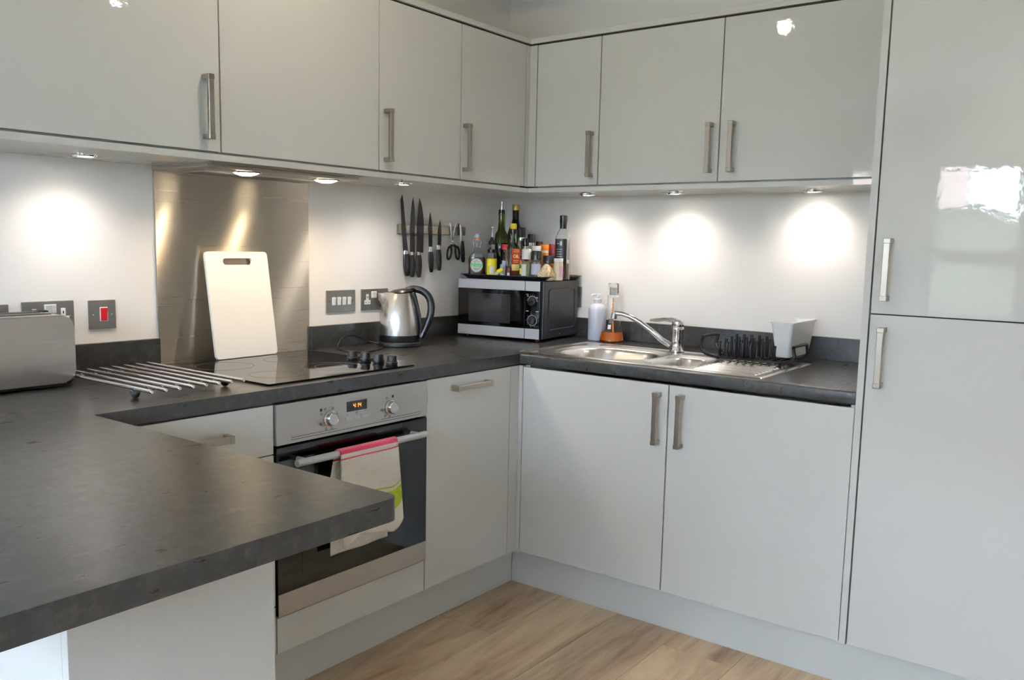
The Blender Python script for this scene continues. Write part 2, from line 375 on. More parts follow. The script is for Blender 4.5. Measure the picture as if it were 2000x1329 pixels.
# ------------------------------------------------------------------ handles
def handle_mb(c, axis, L, face, out=.034, w=.0195):
    """square bar handle. c = centre of bar; face 'L' (+x facing) or 'R' (-y facing)."""
    mb = MB(); h = L/2
    for part in ('bar', 'f1', 'f2'):
        if part == 'bar': d0, d1, l0, l1, ww = out-.012, out-.001, -h+.013, h-.013, w*.88
        else: s = -1 if part == 'f1' else 1; d0, d1 = .0, out; l0, l1 = sorted((s*h, s*(h-.014))); ww = w
        a0, a1 = -ww/2, ww/2
        if face == 'L':
            if axis == 'z': mb.box(c[0]+d0, c[0]+d1, c[1]+a0, c[1]+a1, c[2]+l0, c[2]+l1, bev=.0012, seg=1)
            else: mb.box(c[0]+d0, c[0]+d1, c[1]+l0, c[1]+l1, c[2]+a0, c[2]+a1, bev=.0012, seg=1)
        else:
            if axis == 'z': mb.box(c[0]+a0, c[0]+a1, c[1]-d1, c[1]-d0, c[2]+l0, c[2]+l1, bev=.0012, seg=1)
            else: mb.box(c[0]+l0, c[0]+l1, c[1]-d1, c[1]-d0, c[2]+a0, c[2]+a1, bev=.0012, seg=1)
    return mb
G = .0021
# ------------------------------------------------------------------ wall cabinets
GW = 'gloss grey wall cabinets'
def wall_cab_left(y0, y1, hy, label):
    t = thing('wall_cabinet', label, 'cabinet', (WL, (y0+y1)/2, UB), 0, GW)
    obj('body', box(WL+.001, UX-.021, y0+.001, y1-.001, UB, UT-.002), 'carcass', t)
    d = obj('door', box(UX-.018, UX, y0+G, y1-G, UB+.003, UT-.003, bev=.0012), 'gloss_grey', t)
    if hy is not None: obj('handle', handle_mb((UX, hy, 1.664), 'z', .174, 'L'), 'brushed_handle', d)
def wall_cab_right(x0, x1, hx, label):
    t = thing('wall_cabinet', label, 'cabinet', ((x0+x1)/2, WR, UB), 0, GW)
    obj('body', box(x0+.001, x1-.001, UY+.021, WR-.001, UB, UT-.002), 'carcass', t)
    d = obj('door', box(x0+G, x1-G, UY, UY+.018, UB+.003, UT-.003, bev=.0012), 'gloss_grey', t)
    obj('handle', handle_mb((hx, UY, 1.664), 'z', .174, 'R'), 'brushed_handle', d)
wall_cab_left(-2.269, -1.6687, -1.717, 'glossy grey wall cabinet above the toaster, handle near its right edge')
wall_cab_left(-1.6687, -1.0605, None, 'wide glossy grey wall cabinet without a handle, above the cooker hood')
wall_cab_left(-1.0605, -.6433, -1.031, 'glossy grey wall cabinet between the hood cabinet and the corner cabinet, above the knives')
wall_cab_left(-.6433, -.2425, -.623, 'narrow glossy grey wall cabinet beside the corner, left of the corner post')
wall_cab_right(.3712, .6711, .640, 'narrow glossy grey wall cabinet beside the corner, right of the corner post')
wall_cab_right(.6711, 1.1701, 1.138, 'glossy grey wall cabinet above the tap, handle near its right edge')
wall_cab_right(1.1701, 1.80, 1.222, 'glossy grey wall cabinet beside the tall cupboard, above the dish rack')
mb = MB(); mb.box(UX-.012, UX, -.2425+G, UY-.0002, UB+.003, UT-.003); mb.box(UX-.012, .3712-G, UY-.0002, UY+.012, UB+.003, UT-.003)
tag(obj('corner_post', mb, 'gloss_grey'), 'slim grey angled corner post between the wall cabinets', 'trim')
# cornice: the panel on top of the cabinets, and the pelmet panel under them
CT = UT+.005
mb = MB(); mb.box(WL+.001, UX+.002, -2.27, WR-.001, CT, CT+.020, bev=.001); mb.box(UX+.002, 1.80, UY-.002, WR-.001, CT, CT+.020, bev=.001)
mb.use('gloss_grey'); tag(obj('cornice', mb, 'gloss_grey'), 'pale grey cornice panel along the top of the wall cabinets', 'trim')
mb = MB(); mb.use('gap_dark').box(WL+.002, UX-.01, -2.268, WR-.002, UT-.001, CT-.0003); mb.box(UX-.01, 1.799, UY+.01, WR-.002, UT-.001, CT-.0003)  # open gap filled with a dark colour in place of its shade
tag(obj('shadow_gap_strip', mb, 'gap_dark'), 'thin strip coloured dark as the shade in the gap between cornice and wall cabinets', 'trim')
mb = MB(); PT = UB-.001; HY0, HY1 = -1.6735, -1.092
mb.box(WL+.001, UX-.018, -2.27, HY0-.002, PEL, PT); mb.box(WL+.001, UX-.018, HY1+.002, WR-.001, PEL, PT); mb.box(UX-.018, UX, -2.27, UY+.018, PEL, PT-.002, bev=.0008)
mb.box(UX, 1.80, UY, UY+.018, PEL, PT-.002, bev=.0008); mb.box(UX-.018, 1.80, UY+.018, WR-.001, PEL, PT)
tag(obj('pelmet', mb, 'gloss_grey'), 'pale grey pelmet panel along the underside of the wall cabinets', 'trim')

# ------------------------------------------------------------------ under cabinet spotlights
def under_spot(x, y, label):
    t = thing('cabinet_spotlight', label, 'light', (x, y, PEL-.006), 0, 'spotlights under the wall cabinets')
    mb = MB().lathe([(.022, .002), (.027, -.0015), (.031, -.002), (.034, .0015), (.034, .0038), (0, .0038)], (x, y, PEL-.004), 28); obj('ring', mb, 'chrome', t)
    obj('lens', MB().lathe([(0, -.0012), (.014, -.001), (.0225, .001), (.0225, .003), (0, .003)], (x, y, PEL-.004), 24), 'lamp_cool', t)
    spot('spot_lamp', (x, y, PEL-.016), SPOT_W, COOLW, 150, 1.0, .03, t)
under_spot(.129, -1.949, 'round lit spotlight under the wall cabinet above the toaster')
under_spot(.20, -.805, 'round lit spotlight under the wall cabinet above the knives')
under_spot(.517, -.045, 'round lit spotlight under the wall cabinet above the microwave')
under_spot(.910, -.027, 'round lit spotlight under the wall cabinet above the tap')
under_spot(1.432, .02, 'round lit spotlight under the wall cabinet above the dish rack')
# ------------------------------------------------------------------ cooker hood
t = thing('cooker_hood', 'slim steel pull-out cooker hood with two round lamps', 'hood', (.12, -1.383, 1.512))
obj('visor', box(WL+.003, .27, HY0, HY1, 1.510, 1.532, bev=.003), 'steel', t)
mb = MB(); mb.box(.262, .2735, HY0+.002, HY1-.002, 1.5105, 1.5200, bev=.001); mb.box(.262, .2735, HY0+.002, HY1-.002, 1.5222, 1.5318, bev=.001)
obj('front_rail', mb, 'brushed_handle', t)
obj('filter', box(.03, .15, -1.60, -1.16, 1.507, 1.5105, bev=.001), 'oven_steel', t)
mb = MB()
for k in range(10): mb.box(.036+.011*k, .041+.011*k, -1.59, -1.17, 1.5058, 1.508)
obj('filter_grille', mb, 'plate_steel', t)
for y in (-1.49, -1.175):
    obj('lamp_ring', MB().lathe([(.040, -.0015), (.046, -.003), (.048, 0), (.048, .002), (.040, .002)], (.2, y, 1.510), 28), 'chrome', t)
    obj('lamp_lens', MB().lathe([(0, -.011), (.016, -.010), (.030, -.006), (.0402, -.0005), (.0402, .002), (0, .002)], (.2, y, 1.510), 24), 'lamp_warm', t)
    spot('hood_lamp', (.2, y, 1.495), HOOD_W, WARM2, 150, .8, .009, t)

# ------------------------------------------------------------------ base units
GB = 'gloss grey base cabinets'
mb = MB(); mb.box(.515, .5313, -2.57, DY+.066, 0, .150, bev=.001)
tag(obj('plinth', mb, 'plinth_grey'), 'grey plinth board under the oven run', 'plinth')
tag(obj('plinth', box(.532, 2.44, -.5313, -.515, 0, .150, bev=.001), 'plinth_grey'), 'grey plinth board under the sink cabinet and tall cupboard', 'plinth')
# drawer unit
t = thing('drawer_unit', 'glossy grey drawer unit left of the oven', 'cabinet', (.3, -1.95, .152), 0, GB)
obj('body', box(.0, DX-.021, -2.235, -1.7045, .152, .868), 'carcass', t)
for z0, z1, hz in ((.7305, .866, .8005), (.2985, .7275, .62), (.157, .2955, .235)):
    d = obj('drawer', box(DX-.018, DX, -2.235, -1.7045, z0, z1, bev=.0012), 'gloss_grey', t)
    obj('handle', handle_mb((DX, -1.942, hz), 'y', .19, 'L'), 'brushed_handle', d)
# oven housing
OY0, OY1 = -1.7025, -1.1037
t = thing('oven_housing', 'glossy grey cabinet panel below the oven', 'cabinet', (.3, -1.403, .152), 0, GB)
mb = MB(); mb.box(.0, DX-.021, OY0, OY0+.012, .152, .868); mb.box(.0, DX-.021, OY1-.012, OY1, .152, .868); mb.box(.0, DX-.021, OY0+.012, OY1-.012, .236, .256)
obj('body', mb, 'carcass', t); obj('bottom_panel', box(DX-.018, DX, OY0+G, OY1-G, .157, .2605, bev=.0012), 'gloss_grey', t)
# slim unit right of oven
t = thing('base_cabinet', 'glossy grey base cabinet with a horizontal handle, between oven and corner', 'cabinet', (.3, -.88, .152), 0, GB)
obj('body', box(.0, DX-.021, OY1+.001, -.60, .152, .868), 'carcass', t)
d = obj('door', box(DX-.018, DX, OY1+G, -.652-G, .157, .866, bev=.0012), 'gloss_grey', t)
obj('handle', handle_mb((DX, -.884, .826), 'y', .19, 'L'), 'brushed_handle', d)
mb = MB(); mb.box(DX-.018, DX-.002, -.652+G, DY, .152, .866); mb.box(DX-.018, .6125-G, DY+.002, DY+.018, .152, .866)
tag(obj('corner_post', mb, 'gloss_grey'), 'slim grey corner post between the base cabinets', 'trim')
# sink cabinet
t = thing('sink_cabinet', 'glossy grey double door sink cabinet under the tap', 'cabinet', (1.2, -.25, .152), 0, GB)
mb = MB(); mb.box(.6125, .6305, DY+.021, .085, .152, .868); mb.box(1.783, 1.80, DY+.021, .085, .152, .868); mb.box(.6305, 1.783, DY+.021, .085, .152, .170); mb.box(.6305, 1.783, .070, .085, .170, .868)
obj('body', mb, 'carcass', t)
d = obj('door', box(.6125+G, 1.2089-G, DY, DY+.018, .157, .862, bev=.0012), 'gloss_grey', t); obj('handle', handle_mb((1.174, DY, .748), 'z', .176, 'R'), 'brushed_handle', d)
d = obj('door', box(1.2089+G, 1.8005-G, DY, DY+.018, .157, .862, bev=.0012), 'gloss_grey', t); obj('handle', handle_mb((1.258, DY, .748), 'z', .176, 'R'), 'brushed_handle', d)
# tall cupboard
t = thing('tall_cupboard', 'full height glossy grey fridge cupboard with two doors right of the sink', 'cupboard', (2.12, -.25, .152))
obj('side_panel', box(1.8005, 1.8195, DY-.001, WR-.001, .152, 2.135, bev=.0008), 'gloss_grey', t)
obj('body', box(1.8195, 2.425, DY+.021, WR-.001, .152, 2.135), 'gap_dark', t)
d = obj('door', box(1.8235, 2.42, DY, DY+.019, .157, 1.1345, bev=.0012), 'gloss_grey', t); obj('handle', handle_mb((1.861, DY, 1.016), 'z', .17, 'R'), 'brushed_handle', d)
d = obj('door', box(1.8235, 2.42, DY, DY+.019, 1.138, 2.13, bev=.0012), 'gloss_grey', t); obj('handle', handle_mb((1.861, DY, 1.261), 'z', .172, 'R'), 'brushed_handle', d)
# peninsula
t = thing('breakfast_bar_cabinet', 'shallow grey cabinet under the breakfast bar, its back brightly daylit', 'cabinet', (.95, -2.42, 0))
obj('body', box(.62, 1.279, -2.577, -2.263, .152, .868), 'carcass', t)
obj('end_panel', box(1.281, 1.30, -2.597, -2.2427, 0, ZB-.001, bev=.001), 'gloss_grey', t)
obj('back_panel', box(WL+.001, 1.2807, -2.597, -2.578, 0, ZB-.001, bev=.0005), 'gloss_grey', t)
for a, b in ((.622, .95), (.952, 1.28)): obj('door', box(a, b-.001, -2.262, -2.2435, .157, .866, bev=.001), 'gloss_grey', t)
obj('kickboard', box(.62, 1.28, -2.30, -2.285, 0, .15), 'plinth_grey', t)

# ------------------------------------------------------------------ worktops
def slab_profile(front, back, r=.006):
    """cross section (d, z), rounded nose at 'front'"""
    s = 1 if front > back else -1; p = [(back, ZB), (back, ZT)]
    for k in range(5): a = R(90-90*k/4); p.append((front-s*r+s*r*math.cos(a), ZT-r+r*math.sin(a)))
    for k in range(5): a = R(0-90*k/4); p.append((front-s*r+s*r*math.cos(a), ZB+r+r*math.sin(a)))
    return p
GT = 'slate grey worktops'
def XZ_along_y(y0): return Matrix(((1, 0, 0, 0), (0, 0, 1, 0), (0, 1, 0, 0), (0, 0, 0, 1)))      # poly (x,z), extrude y
def YZ_along_x(): return Matrix(((0, 0, 1, 0), (1, 0, 0, 0), (0, 1, 0, 0), (0, 0, 0, 1)))        # poly (y,z), extrude x
P = [(WL+.001, -2.98), (1.5552-.012, -2.98), (1.5552, -2.968)]+[(1.5552-.02+.02*math.cos(R(a)), -2.1935-.02+.02*math.sin(R(a))) for a in (0, 22, 45, 67, 90)]+[(.60, -2.1935), (.60, -.5995), (.5984, -.5995), (.5984, WR-.001), (WL+.001, WR-.001)]
mb = MB(); mb.prism(P, ZB, ZT, bev=.005)
tag(obj('worktop', mb, 'slate_laminate'), 'dark slate grey worktop running along the hob wall and out as a breakfast bar', 'worktop', GT)
SX0, SX1, SY0, SY1 = .557, 1.503, -.556, -.086      # sink outline
mb = MB(); mb.prism(slab_profile(-.60, -.55), .5990, 1.80, M=YZ_along_x())
HX0, HX1, HY_0, HY_1 = SX0+.015, SX1-.015, SY0+.012, SY1-.012
mb.box(.5990, 1.80, HY_1, WR-.001, ZB, ZT); mb.box(HX1, 1.80, -.55, HY_1, ZB, ZT); mb.box(.5990, .6000, -.55, HY_1, ZB, ZT); mb.box(.5985, HX1, -.55, HY_0, ZB, ZT)
tag(obj('worktop', mb, 'slate_laminate'), 'dark slate grey worktop around the sink', 'worktop', GT)
GU = 'slate upstands'
tag(obj('upstand', box(WL+.0005, WL+.018, -2.98, -1.668, ZT+.0005, .9945, bev=.0015), 'slate_laminate'), 'slate grey upstand behind the toaster', 'upstand', GU)
tag(obj('upstand', box(WL+.0005, WL+.018, -1.0685, WR-.019, ZT+.0005, .9945, bev=.0015), 'slate_laminate'), 'slate grey upstand behind the kettle and the microwave', 'upstand', GU)
tag(obj('upstand', box(WL+.0005, 1.799, WR-.018, WR-.0005, ZT+.0005, .9945, bev=.0015), 'slate_laminate'), 'slate grey upstand behind the sink', 'upstand', GU)
# steel splashback
t = thing('splashback', 'brushed stainless steel splashback panel behind the hob', 'splashback', (WL, -1.366, ZT))
obj('panel', box(WL+.0005, WL+.004, -1.6665, -1.0700, ZT+.0005, 1.5428), 'splash_steel', t)
obj('edge_trim', box(WL+.0005, WL+.0055, -1.6695, -1.6665, ZT+.0005, PEL-.0005), 'chrome', t)
# ------------------------------------------------------------------ hob
t = thing('hob', 'black glass electric hob with four knobs along its right side', 'hob', (.3, -1.4, ZT))
obj('glass_top', MB().prism(rrect(.044, .558, -1.688, -1.114, .006), ZT, ZT+.006, bev=.0015), 'hob_glass', t)
mb = MB()
def ring_flat(mb, cx, cy, r, z, w=.0016, n=48):
    mb.lathe([(r-w, 0), (r-w, .0003), (r, .0003), (r, 0)], (cx, cy, z), n)
for cx, cy, r in ((.18, -1.565, .088), (.18, -1.335, .07), (.42, -1.565, .07), (.41, -1.335, .092), (.41, -1.335, .055)): ring_flat(mb, cx, cy, r, ZT+.006)
obj('ring_markings', mb, 'hob_print', t)
for kx in (.33, .39, .45, .51):
    ky = -1.176+(kx-.315)*.02
    mb = MB(); mb.lathe([(0, 0), (.018, 0), (.0195, .004), (.019, .008), (.0165, .010), (.0155, .026), (.0145, .028), (0, .028)], (kx, ky, ZT+.0062), 28)
    mb.box(kx-.0155, kx+.0155, ky-.004, ky+.004, ZT+.018, ZT+.0355, bev=.0015)
    kb = obj('knob', mb, 'soft_black', t)
    obj('knob_mark', box(kx-.0005, kx+.001, ky-.027, ky-.022, ZT+.0060, ZT+.0065), 'print_light', kb)

# ------------------------------------------------------------------ oven
t = thing('oven', 'built-in steel and black glass oven with orange clock and white bar handle', 'oven', (.3, -1.403, .262))
OX = .605
mb = MB(); mb.box(.05, .58, OY0+.014, OY1-.014, .262, .27); mb.box(.05, .58, OY0+.014, OY1-.014, .85, .862); mb.box(.05, .06, OY0+.014, OY1-.014, .27, .85)
mb.box(.06, .58, OY0+.014, OY0+.02, .27, .85); mb.box(.06, .58, OY1-.02, OY1-.014, .27, .85); obj('cavity', mb, 'black_plastic', t)
fa = obj('control_panel', box(DX-.02, OX, OY0+.002, OY1-.002, .752, .866, bev=.0015), 'oven_steel', t)
mb = MB().use('print_dark')
def lab(y, z, w, h): mb.box(OX-.0002, OX+.0004, y-w/2, y+w/2, z-h/2, z+h/2)
for z, y0, y1 in ((.7685, OY0+.05, -1.49), (.7615, OY0+.05, OY1-.03), (.7685, -1.31, OY1-.03)): mb.box(OX-.0002, OX+.0004, y0, y1, z, z+.0012)
def icon(y, z, r=.0045):
    mb.lathe([(r-.0008, 0), (r-.0008, .0005), (r, .0005), (r, 0)], seg=14, M=on_left(OX, y, z)); mb.box(OX, OX+.0004, y-.002, y+.002, z-.0005, z+.0005)
for ky in (-1.518, -1.277):
    for a in ((150, 115, 62, 20, 205, 250, 290) if ky < -1.4 else (110, 190, 235, 275, 315)):
        icon(ky+.031*math.cos(R(a)), .8035+.031*math.sin(R(a)), .0042)
lab(-1.546, .831, .008, .008); lab(-1.262, .835, .008, .008); lab(-1.448, .804, .004, .0009); lab(-1.376, .808, .004, .0009); lab(-1.376, .808, .0009, .004); icon(-1.411, .806, .004)
obj('panel_markings', mb, 'print_dark', fa)
for ky in (-1.518, -1.277):
    mb = MB().lathe([(0, 0), (.021, 0), (.0225, .002), (.0225, .008), (.019, .010), (.019, .020), (.0175, .023), (.0168, .0235), (.0155, .022), (0, .022)], seg=36, M=on_left(OX, ky, .8035))
    obj('knob', mb, 'knob_metal', fa)
ds = obj('clock_display', box(OX-.001, OX+.0008, -1.4505, -1.371, .8115, .8415), 'black_glass', fa)
mb = MB()
SEG = {'4': 'fgbc', '1': 'bc'}
def digit(y, z, ch, w=.0062, h=.012, th=.0013):
    P = {'a': (0, h/2, 1), 'g': (0, 0, 1), 'd': (0, -h/2, 1), 'b': (w/2, h/4, 0), 'c': (w/2, -h/4, 0), 'f': (-w/2, h/4, 0), 'e': (-w/2, -h/4, 0)}
    for s in SEG[ch]:
        dy, dz, hz = P[s]; a, b = (w/2-th*.3, th/2) if hz else (th/2, h/4-th*.2)
        mb.box(OX+.0006, OX+.0011, y+dy-a, y+dy+a, z+dz-b, z+dz+b)
digit(-1.421, .8275, '4'); digit(-1.409, .8275, '1'); digit(-1.3985, .8275, '4')
for dz in (-.003, .003): mb.box(OX+.0006, OX+.0011, -1.4142, -1.413, .8275+dz-.0006, .8275+dz+.0006)
obj('clock_digits', mb, 'clock_orange', ds)
mb = MB()
for k in range(3): mb.box(OX-.001, OX+.004, -1.4575+.0305*k, -1.4575+.0305*k+.0295, .7865, .797, bev=.0008)
obj('buttons', mb, 'silver_plastic', fa)
dr = obj('door', box(DX-.02, OX, OY0+.002, OY1-.002, .2665, .746, bev=.002), 'black_glass', t)
obj('window_pane', box(OX-.0005, OX+.0006, OY0+.085, OY1-.105, .365, .655), 'oven_pane', dr)
obj('steel_strip', box(OX-.004, OX+.0012, OY0+.002, OY1-.002, .2665, .331, bev=.0008), 'oven_steel', dr)
mb = MB(); mb.cyl((.648, -1.668, .706), (.648, -1.158, .706), .0105, 20, cham=.001)
for y in (-1.63, -1.178): mb.cyl((OX-.002, y, .706), (.648, y, .706), .007, 12)
obj('handle', mb, 'silver_plastic', dr)
mb = MB()
for z in (.42, .56):
    mb.tube([(.57, OY0+.03, z), (.57, OY1-.03, z)], .003, 6)
obj('shelf_rail', mb, 'chrome', t)
# towel over the handle
def towel(u, v):
    # u across (0 left..1 right), v along: 0 front bottom .. 0.53 top .. 1 back bottom
    y = -1.5235+.228*u
    r = .0135; zt = .706
    if v < .5:
        s = v/.5; zb = .447+.012*math.sin(u*5.5)-.012*(1-u)+(.03*max(0, u-.86)/.14)
        z = zb+(zt-zb)*s; bulge = .012*(1-s)**1.0*math.sin(u*7+1)*.8+.006*math.sin(u*15)*(1-s)
        x = .648+r+.004*(1-s)+bulge; y += .012*(u-.35)*(1-s)
    elif v < .56:
        a = math.pi*(v-.5)/.06; x = .648+r*math.cos(a); z = zt+r*math.sin(a)
    else:
        s = (v-.56)/.44; z = zt-.30*s; x = .648-r-.003*math.sin(u*9)*s; y -= .016*min(1, s*4)
        x = max(x, OX+.0035)
    return (x, y, z)
mb = MB().grid(26, 90, towel, uv=True); o = obj('tea_towel', mb, 'towel_cloth', sharp=80)
sm = o.modifiers.new('thickness', 'SOLIDIFY'); sm.thickness = .0022; sm.offset = 0
tag(o, 'white waffle tea towel with pink and lime stripes hanging on the oven handle', 'towel')

# ------------------------------------------------------------------ sink
t = thing('sink', 'stainless steel inset sink with one and a half bowls and a ribbed drainer', 'sink', (1.03, -.32, ZT))
def sd_rr(x, y, x0, x1, y0, y1, r):
    cx, cy = (x0+x1)/2, (y0+y1)/2; qx = abs(x-cx)-(x1-x0)/2+r; qy = abs(y-cy)-(y1-y0)/2+r
    return math.hypot(max(qx, 0), max(qy, 0))+min(max(qx, qy), 0)-r
def sstep(a, b, t): t = min(1, max(0, (t-a)/(b-a))); return t*t*(3-2*t)
MBW = (.632, 1.000, -.475, -.150, .13); HBW = (1.045, 1.190, -.470, -.205, .06)
def sink_z(x, y):
    z = ZT+.0045
    e = min(x-SX0, SX1-x, y-SY0, SY1-y)
    z -= .0038*(1-sstep(0, .006, e)); z -= .003*sstep(.012, .03, e)
    d1 = sd_rr(x, y, *MBW); d2 = sd_rr(x, y, *HBW)
    z -= .006*sstep(.03, .0, d1)+.006*sstep(.03, .0, d2)
    if d1 < 0: z -= .150*sstep(0, .062, -d1)
    if d2 < 0: z -= .095*sstep(0, .045, -d2)
    dd = sd_rr(x, y, 1.235, 1.470, -.520, -.115, .02)
    if dd < 0:
        z -= .002*sstep(0, .01, -dd); z += .0056*sstep(0, .02, -dd)*(.5+.5*math.cos((y+.52)/.0335*2*math.pi))
    return z
NX, NY = 210, 106
mbs = {'rim': MB(), 'main_bowl': MB(), 'half_bowl': MB(), 'drainer': MB()}
def region(x, y):
    if sd_rr(x, y, *MBW) < .004: return 'main_bowl'
    if sd_rr(x, y, *HBW) < .004: return 'half_bowl'
    if sd_rr(x, y, 1.235, 1.470, -.520, -.115, .02) < 0: return 'drainer'
    return 'rim'
cache = {k: {} for k in mbs}
for i in range(NX):
    for j in range(NY):
        xs = [SX0+(SX1-SX0)*(i+d)/NX for d in (0, 1)]; ys = [SY0+(SY1-SY0)*(j+d)/NY for d in (0, 1)]
        k = region((xs[0]+xs[1])/2, (ys[0]+ys[1])/2); m_ = mbs[k]; vs = []
        for a, b in ((0, 0), (1, 0), (1, 1), (0, 1)):
            key = (i+a, j+b)
            if key not in cache[k]: cache[k][key] = m_.bm.verts.new((xs[a], ys[b], sink_z(xs[a], ys[b])))
            vs.append(cache[k][key])
        f = m_.bm.faces.new(vs); f.smooth = True
for k, m_ in mbs.items(): obj(k, m_, 'sink_steel', t, sharp=80)
for cx, cy, z, r in ((.81, -.33, ZT-.155, .036), (1.118, -.345, ZT-.1, .026)):
    obj('strainer', MB().lathe([(0, .004), (r*.35, .004), (r*.4, .001), (r*.8, 0), (r, .003), (r*1.08, .001)], (cx, cy, z), 28), 'chrome', t)
obj('overflow', MB().cyl((.80, -.157, ZT-.05), (.80, -.162, ZT-.052), .014, 20), 'chrome', t)
# tap
TX, TY, TZ = .993, -.117, ZT+.0030
t = thing('mixer_tap', 'chrome single lever mixer tap behind the sink bowls', 'tap', (TX, TY, TZ))
obj('tap_body', MB().lathe([(0, 0), (.029, 0), (.029, .004), (.025, .010), (.023, .03), (.023, .075), (.0245, .080), (.0245, .090), (.022, .098), (0, .099)], (TX, TY, TZ), 32), 'chrome', t)
sp = [(.972, -.135, .938), (.945, -.15, .955), (.900, -.165, .993), (.862, -.182, 1.022), (.826, -.196, 1.042), (.795, -.207, 1.051), (.768, -.217, 1.052)]
mb = MB(); mb.tube(sp, .01, 12, rad=[.0115, .011, .0105, .010, .0098, .0098, .0102]); mb.cyl((.770, -.2165, 1.056), (.7665, -.218, 1.030), .0115, 18, cham=.001)
obj('spout', mb, 'chrome', t)
mb = MB(); mb.lathe([(.0225, 0), (.0235, .006), (.022, .018), (.014, .025), (0, .027)], (TX, TY, TZ+.097), 28)
mb.tube([(TX+.006, TY, TZ+.112), (TX-.02, TY-.006, TZ+.121), (TX-.05, TY-.014, TZ+.122), (TX-.085, TY-.024, TZ+.117), (TX-.105, TY-.03, TZ+.1165)], .006, 10, rad=[(.012, .012), (.009, .011), (.0055, .009), (.0042, .009), (.003, .006)])
obj('lever', mb, 'chrome', t)
obj('indicator', MB().cyl((TX+.012, TY-.0215, TZ+.088), (TX+.0125, TY-.0235, TZ+.088), .003, 10), 'red_cap', t)

# ------------------------------------------------------------------ soap bottles
def bottle(name, label, cat, c, parts, group=None):
    t = thing(name, label, cat, c, 0, group)
    for pn, mb, mt in parts:
        obj(pn, mb, mt, t)
    return t
CAMDIR = math.atan2(-3.15-(-.1), 2.5-.3)
wc = (.533, .040, ZT)
bottle('soap_dispenser', 'white plastic pump bottle beside the microwave, behind the sink', 'soap bottle', wc, [
    ('bottle_body', MB().lathe([(0, 0), (.036, 0), (.0385, .004), (.0385, .128), (.036, .140), (.026, .152), (.0145, .157), (.0135, .160), (0, .160)], wc, 32), 'soap_white'),
    ('collar', MB().lathe([(0, .160), (.0155, .160), (.0155, .174), (.012, .177), (0, .177)], wc, 24), 'white_plastic'),
    ('pump', MB().lathe([(0, .177), (.005, .177), (.005, .186), (.0125, .187), (.0125, .197), (0, .198)], wc, 20).tube([(wc[0], wc[1], ZT+.193), (wc[0]-.014, wc[1]-.014, ZT+.194), (wc[0]-.021, wc[1]-.02, ZT+.190)], .0042, 8), 'white_plastic')])
oc = (.618, .024, ZT)
pr = [(0, .001), (.050, .001), (.053, .005), (.052, .012), (.044, .055), (.034, .10), (.026, .15), (.024, .185)]
orange = bottle('soap_bottle', 'clear conical hand soap bottle a quarter full of orange liquid, behind the sink', 'soap bottle', oc, [
    ('bottle_body', MB().lathe(pr+[(.0225, .185)]+[(r-.0018, z+.002) for r, z in pr[::-1][1:-1]]+[(0, .003)], oc, 32), 'clear_plastic'),
    ('liquid', MB().lathe([(0, .004), (.049, .004), (.0508, .007), (.0498, .012), (.0445, .042), (0, .042)], oc, 32), 'orange_soap'),
    ('collar', MB().lathe([(0, .186), (.0245, .186), (.0245, .197), (0, .197)], oc, 24), 'white_plastic'),
    ('cap', MB().lathe([(.0235, .197), (.0225, .245), (.019, .247), (0, .247), (0, .2455), (.0185, .2455), (.021, .244), (.022, .197)], oc, 24), 'clear_plastic'),
    ('pump', MB().cyl((oc[0], oc[1], ZT+.197), (oc[0], oc[1], ZT+.228), .009, 16).tube([(oc[0], oc[1], ZT+.222), (oc[0]+.012, oc[1]-.012, ZT+.224)], .004, 8), 'white_plastic'),
    ('dip_tube', MB().tube([(oc[0], oc[1], ZT+.19), (oc[0]+.001, oc[1], ZT+.12), (oc[0]+.006, oc[1]-.002, ZT+.05), (oc[0]+.008, oc[1]-.003, ZT+.012)], .0035, 8), 'orange_cap')])
lb = MB().use('white_label'); a = R(-70); MM = Matrix.Translation(oc)@Matrix.Rotation(a, 4, 'Z')
lb.lathe([(.0452, .056), (.0415, .074)], oc, 6, a0=R(-84), a1=R(-66)); lb.use('print_dark').lathe([(.0405, .080), (.0368, .099)], oc, 6, a0=R(-84), a1=R(-60))
obj('label', lb, 'white_label', orange)

# ------------------------------------------------------------------ dish rack
t = thing('dish_rack', 'black wire dish rack with upright prongs standing on the drainer', 'dish rack', (1.33, -.14, ZT))
z0 = ZT+.0175; wr = .0050
mb = MB(); fr = [(p[0], p[1], z0) for p in rrect(1.205, 1.465, -.262, -.118, .02, 4)]
mb.tube(fr, wr, 8, closed=True)
for k in range(8): xx = 1.235+.0285*k; mb.tube([(xx, -.262, z0), (xx, -.118, z0)], wr*.8, 6)
for yy in (-.215, -.17): mb.tube([(1.205, yy, z0-.003), (1.465, yy, z0-.003)], wr*.8, 6)
obj('base_frame', mb, 'wire_black', t)
def arc_pts(pts, n=4):
    out = []
    P_ = [Vector(p) for p in pts]
    for i in range(len(P_)-1):
        p0 = P_[max(i-1, 0)]; p1 = P_[i]; p2 = P_[i+1]; p3 = P_[min(i+2, len(P_)-1)]
        for k in range(n):
            s = k/n; out.append(.5*((2*p1)+(-p0+p2)*s+(2*p0-5*p1+4*p2-p3)*s*s+(-p0+3*p1-3*p2+p3)*s**3))
    return out+[P_[-1]]
yl, yr = -.256, -.124
